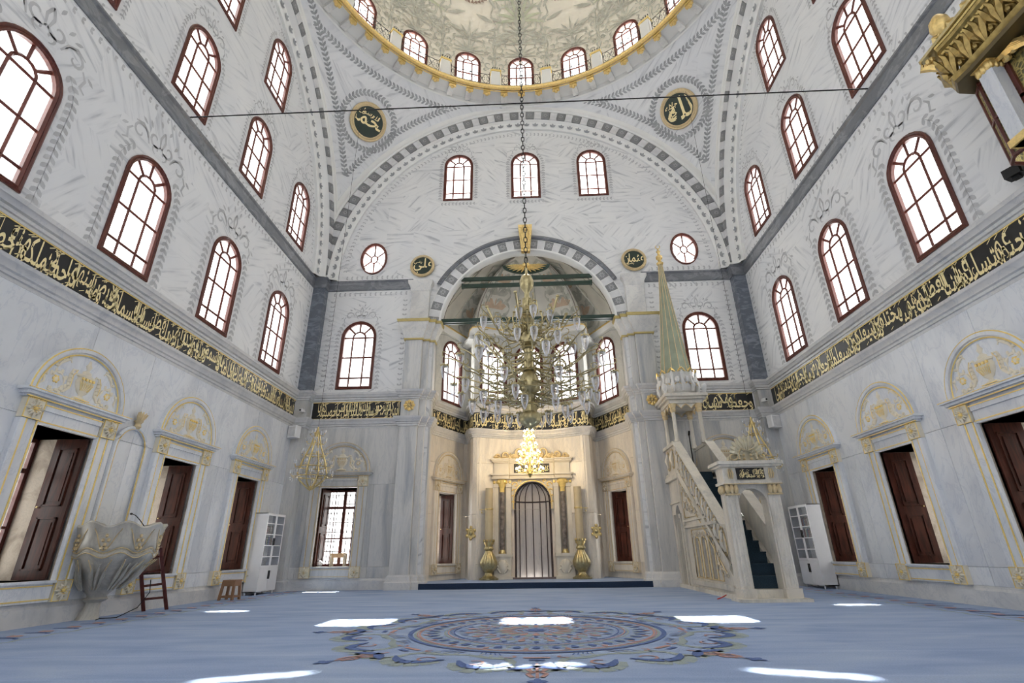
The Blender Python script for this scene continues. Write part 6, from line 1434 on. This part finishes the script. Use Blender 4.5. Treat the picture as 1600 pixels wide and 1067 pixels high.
for y in posts:
    q = MB(); q.bbox(-.11, .11, -.11, .11, 6.5, 8.05, .02); q.tf(lambda x, yy, z: (x + LX, yy + y, z)); pst = lo_(q, 'marble_post', SLAB)
    q = MB(); q.box(LX - .14, LX + .14, y - .14, y + .14, 6.5, 6.62); lo_(q, 'gilt_foot', GOLD, par=pst)
    q = MB()
    for k in range(3):
        for s in (-1, 1): q.blob((LX + s * .1, y + .08 * (k - 1), 8.0), (.06, .06, .1), 6, 4); q.blob((LX + .08 * (k - 1), y + s * .1, 8.0), (.06, .06, .1), 6, 4)
    q.box(LX - .16, LX + .16, y - .16, y + .16, 8.05, 8.12); lo_(q, 'gilt_capital', GOLD, True, pst)
bays = list(zip(posts[1:], posts))
for a, b in bays:
    q = MB(); q.box(LX + .14, LX + .17, a, b, 6.5, 8.1); pn = lo_(q, 'lattice_panel', LAT)
    q = MB()
    for y_ in (a + .14, b - .14, (a + b) / 2): q.box(LX + .1, LX + .2, y_ - .03, y_ + .03, 6.5, 8.1)
    for z in (6.53, 7.28, 8.06): q.box(LX + .1, LX + .2, a, b, z - .03, z + .03)
    lo_(q, 'brown_frame', FRAME, par=pn)
    q = MB()
    for s, y_ in ((1, a + .15), (-1, b - .15)):
        for r, t in ((.5, 0), (.34, .1), (.2, .2)): q.tube([(LX + .02, y_ + s * (t + r * sin(u_)), 8.05 - r * .7 * (1 - cos(u_)) - .02) for u_ in (0, .5, 1, 1.4)], [.05, .07, .05, .01], 5)
        for k in range(5): q.blob((LX + .03, y_ + s * (.1 + .13 * k), 7.98 - .03 * abs(k - 2)), (.05, .07, .06), 6, 3)
    lo_(q, 'acanthus_corner', GOLD, True, pn)
q = MB(); pts = [(LX + .12, 6.1), (LX + .08, 6.36), (LX + .2, 6.54), (8.2, 6.6)]
q.rings([[(x, y, z) for x, y in pts] for z in (6.5, 8.05)], closed=False); rp_ = lo_(q, 'curved_lattice', LAT)
q = MB()
for z in (6.53, 7.28, 8.0): q.tube([(x, y, z) for x, y in pts], .035, 5)
for x, y in pts[1:3]: q.tube([(x, y, 6.5), (x, y, 8.05)], .03, 5)
lo_(q, 'brown_frame', FRAME, par=rp_)
cp_ = [(8.2, 6.62), (7.4, 6.55), (7.22, 6.35), (7.25, 6.1), (7.25, LY0)]
q = sweep(cp_[::-1], [(0, 8.1), (-.04, 8.14), (-.06, 8.22), (.0, 8.26), (.1, 8.36), (.12, 8.55), (.04, 8.72), (-.02, 8.78), (-.08, 8.82), (-.1, 8.9), (.3, 8.92)][::-1]); lo_(q, 'cornice', simple('dark_gilding', (.34, .25, .09), .35, .8, .35, 9), True)
q = sweep(cp_[::-1], [(.3, 8.1), (.3, 8.06), (-.02, 8.06), (-.04, 8.12)]); lo_(q, 'soffit', simple('dark_bronze', (.12, .09, .04), .4, .5))
q, g_ = MB(), MB()
cum2 = resample([(x, y, 0) for x, y in cp_[1:]], .3)
for P, T in cum2:
    N = Vector((T.y, -T.x, 0)); N = N if N.dot(Vector((-1, .2, 0))) > 0 else -N
    base = P + N * .0
    for s in (-1, 0, 1):
        q.tube([tuple(base + T * (.02 * s) + Vector((0, 0, 8.2)) + N * .02), tuple(base + T * (.09 * s) + Vector((0, 0, 8.4)) + N * .09), tuple(base + T * (.13 * s) + Vector((0, 0, 8.58)) + N * .1), tuple(base + T * (.1 * s) + Vector((0, 0, 8.66)) + N * .16)], [.03, .06, .045, .02], 5)
    q.blob(tuple(base + T * .15 + Vector((0, 0, 8.3)) + N * .05), .05, 6, 4)
    g_.tube([tuple(P - T * .1 + Vector((0, 0, 8.92))), tuple(P + Vector((0, 0, 9.12)) + N * .05), tuple(P + T * .1 + Vector((0, 0, 9.02)) + N * .12)], [.05, .07, .03], 5); g_.blob(tuple(P + T * .15 + Vector((0, 0, 8.98))), (.07, .07, .1), 6, 4)
lo_(q, 'acanthus_frieze', DGOLD, True); lo_(g_, 'cresting', BRASSB, True)
q = MB()
for z, o_ in ((8.12, -.0), (8.76, .03), (8.9, .1)): q.tube([(x - o_, y, z) for x, y in cp_[1:]], .025, 5)
lo_(q, 'gilt_bead', GOLDP, True)
q = MB(); q.lathe([(.05, 8.9), (.04, 9.0), (.12, 9.08), (.16, 9.2), (.14, 9.34), (.06, 9.46), (0, 9.5)], 14, (7.2, 6.2, 0)); lo_(q, 'egg_finial', GOLD, True)
q = MB(); q.tube([(7.28, 6.5, 8.6), (7.2, 6.6, 8.75), (7.12, 6.7, 8.8), (7.1, 6.66, 8.95)], [.08, .08, .06, .02], 6)
for k in range(5): a = k * 1.2; q.blob((7.18 + .05 * cos(a), 6.6 + .05 * sin(a), 8.74 + .03 * k), (.05, .05, .06), 6, 4)
lo_(q, 'leaf_finial', GOLD, True)
q = MB(); q.box(7.1, 8.2, LY0, 6.7, 8.93, 8.99); q.box(LX + .2, 8.2, LY0, 6.0, 6.48, 6.54); lo_(q, 'slab', BRASS)

# ------------------------------------------------------------------ carpet medallion (flat pile pattern, 2 mm proud layers)
MC_ = (0.0, 8.05)
def flat(polys, name, mat, h): m = MB(); [m.add([(MC_[0] + x, MC_[1] + y, h) for x, y in p], [tuple(range(len(p)))]) for p in polys]; return m.ob(name, mat, floor_o)
def carpetc(name, c): t = NT(name); f = t.noise(t.pos(), 60, 2); n = t.noise(t.pos(), 3, 3); col = t.mix(.4, c, t.ramp(f, [(.3, (.6, .6, .6)), (.7, (1.2, 1.2, 1.2))]), 'MULTIPLY'); return t.fin(col, .95, 0, .1)
CN, CO, CSg, CL_ = carpetc('navy_pile', (.13, .19, .40)), carpetc('salmon_pile', (.52, .33, .30)), carpetc('sage_pile', (.36, .42, .42)), carpetc('pale_pile', (.40, .45, .52))
def annulus(r0, r1, n=96, k=0, amp=0):
    f = lambda r, a: (r * (1 + amp * cos(k * a)) * cos(a), r * (1 + amp * cos(k * a)) * sin(a))
    return [[f(r0, 2 * pi * i / n), f(r1, 2 * pi * i / n), f(r1, 2 * pi * (i + 1) / n), f(r0, 2 * pi * (i + 1) / n)] for i in range(n)]
def petal(a, r0, r1, w_): c, s = cos(a), sin(a); pr_ = [(r0, 0), (r0 + (r1 - r0) * .3, w_ * .35), (r0 + (r1 - r0) * .65, w_ * .5), (r0 + (r1 - r0) * .9, w_ * .25), (r1, 0)]; pr_ += [(x, -y) for x, y in pr_[1:-1][::-1]]; return [(x * c - y * s, x * s + y * c) for x, y in pr_]
def rib2(pts, w_):
    n = len(pts); out = []
    for i in range(n - 1):
        a, b = pts[i], pts[i + 1]; dx, dy = b[0] - a[0], b[1] - a[1]; q = sqrt(dx * dx + dy * dy) or 1; nx, ny = -dy / q, dx / q
        w0 = w_[i] if isinstance(w_, list) else w_; w1 = w_[i + 1] if isinstance(w_, list) else w_
        out.append([(a[0] + nx * w0, a[1] + ny * w0), (b[0] + nx * w1, b[1] + ny * w1), (b[0] - nx * w1, b[1] - ny * w1), (a[0] - nx * w0, a[1] - ny * w0)])
    return out
rotp = lambda p, a: (p[0] * cos(a) - p[1] * sin(a), p[0] * sin(a) + p[1] * cos(a))
nv, sa, sg_, lt = [], [], [], []
nv += annulus(1.69, 1.75) + annulus(1.12, 1.14) + annulus(.02, .13, 24, 8, .25); sa += annulus(1.58, 1.61) + annulus(1.62, 1.635) + annulus(1.2, 1.22) + annulus(.22, .24, 48, 8, .1); sg_ += annulus(1.64, 1.67) + annulus(1.24, 1.27)
rc = random.Random(3)
for k in range(40): a = 2 * pi * k / 40; nv.append(petal(a, 1.33, 1.5, .1)); sg_.append(petal(a + pi / 40, 1.3, 1.42, .07)); (sa if k % 2 else lt).append(petal(a + pi / 40, 1.44, 1.56, .07))
for k in range(56): a = 2 * pi * k / 56; nv.append(petal(a, 1.15, 1.19, .035))
for k in range(16):
    a = 2 * pi * k / 16
    sa.append(petal(a, .28, .52, .1)); sg_.append(petal(a + pi / 16, .3, .6, .12)); nv.append(petal(a, .55, .68, .06)); lt.append(petal(a + pi / 16, .62, .8, .1)); sa.append(petal(a + pi / 16, .82, 1.0, .1)); nv.append(petal(a, .95, 1.08, .07)); sg_.append(petal(a, .74, .92, .12))
    for s in (-1, 1): sa += rib2([rotp((.75 + .08 * cos(t), s * .09 + .06 * sin(t)), a) for t in (0, 1, 2, 3, 4)], .012); sg_ += rib2([rotp((1.0 + .06 * cos(t), s * .1 + .05 * sin(t)), a) for t in (0, 1.2, 2.4, 3.6)], .01)
# outer cartouches: eight lobes
NL = 8
for k in range(NL):
    a = 2 * pi * k / NL + pi / NL
    for s in (-1, 1):
        bow = [rotp((x, s * y), a) for x, y in ((1.95, 0.0), (2.02, .3), (2.0, .5), (2.12, .62), (2.3, .66), (2.45, .8), (2.5, .95))]
        sg_ += rib2(bow, [.03, .05, .05, .04, .05, .04, .02]); arc = [rotp((2.55 - .25 * (t - .5) ** 2 * 4, s * (.08 + .62 * t)), a) for t in (0, .2, .4, .6, .8, 1)]; sg_ += rib2([(x * 1.03, y * 1.03) for x, y in arc], [.05, .09, .1, .1, .09, .04]); 
        nv += rib2([(x * .985, y * .985) for x, y in arc], [.015, .05, .065, .06, .045, .01])
        ar2 = [rotp((2.2 + .28 * t, s * (.98 - .25 * t)), a) for t in (0, .25, .5, .75, 1)]; nv += rib2(ar2, [.01, .05, .06, .05, .01]); sg_ += rib2([(x * 1.03, y * 1.03) for x, y in ar2], .035)
        for q_ in range(4): lt += rib2([rotp((1.8 + .04 * q_, s * (.12 + .12 * q_)), a), rotp((1.95, s * (.16 + .13 * q_)), a)], .02)
        for q_ in range(5): nv += rib2([rotp((1.78, s * (.1 + .05 * q_)), a), rotp((1.88, s * (.13 + .06 * q_)), a)], .008)
        sa += rib2([rotp((2.3 + .1 * cos(t), s * (.28 + .09 * sin(t))), a) for t in (0, .8, 1.6, 2.4, 3.2, 4)], .014); sa += rib2([rotp((1.9 + .06 * cos(t), s * (.45 + .1 * sin(t))), a) for t in (0, .9, 1.8, 2.7)], .014)
    b_ = a + pi / NL
    for x0, w_ in ((2.55, .05), (2.75, .04)):
        for s in (-1, 1): sa += rib2([rotp((x0 - .1, 0), b_), rotp((x0, s * .09), b_), rotp((x0 + .14, s * .04), b_)], .022)
    sa += rib2([rotp((2.3, 0), b_), rotp((2.95, 0), b_)], .014); nv.append([rotp((3.05 + .09 * cos(t) * (1 + .35 * cos(4 * t)), .07 * sin(t) * (1 + .35 * cos(4 * t))), b_) for t in [2 * pi * i / 16 for i in range(16)]])
    sa += rib2([rotp((2.0, y), b_) for y in (-.14, .14)], .03); nv += rib2([rotp((2.12, y), b_) for y in (-.08, .08)], .03)
for sx in (-1, 1):
    for k in range(26):
        y = -3.4 + .5 * k; X = sx * 7.35
        nv += rib2([(X + .25 * cos(t), y + .12 * sin(t)) for t in (0, .8, 1.6, 2.4)], .03); sa.append([(X + .1 * cos(t), y + .25 + .1 * sin(t)) for t in [i * pi / 4 for i in range(8)]]); sg_ += rib2([(X - sx * .35, y), (X - sx * .42, y + .25), (X - sx * .35, y + .5)], .03); lt += rib2([(X + .2, y + .1), (X - .2, y + .4)], .025)
flat(sg_, 'sage_pattern', CSg, .0025); flat(lt, 'pale_pattern', CL_, .004); flat(sa, 'salmon_pattern', CO, .0055); flat(nv, 'navy_pattern', CN, .007)
bpy.data.objects.remove(FOB)
for o in bpy.data.objects:
    if o.parent and o.name.split('.')[0] in ('carved_scrolls', 'gilding', 'painted_scrolls', 'painted_flowers', 'painted_leaf', 'painted_leaf_border', 'painted_leaf_chain', 'painted_window_border', 'painted_acanthus', 'painted_palm', 'painted_wreath', 'gold_lettering', 'gilded_crest', 'acanthus_frieze', 'cresting', 'acanthus_corner', 'sage_pattern', 'pale_pattern', 'salmon_pattern', 'navy_pattern', 'iron_finial'): o['kind'] = 'stuff'
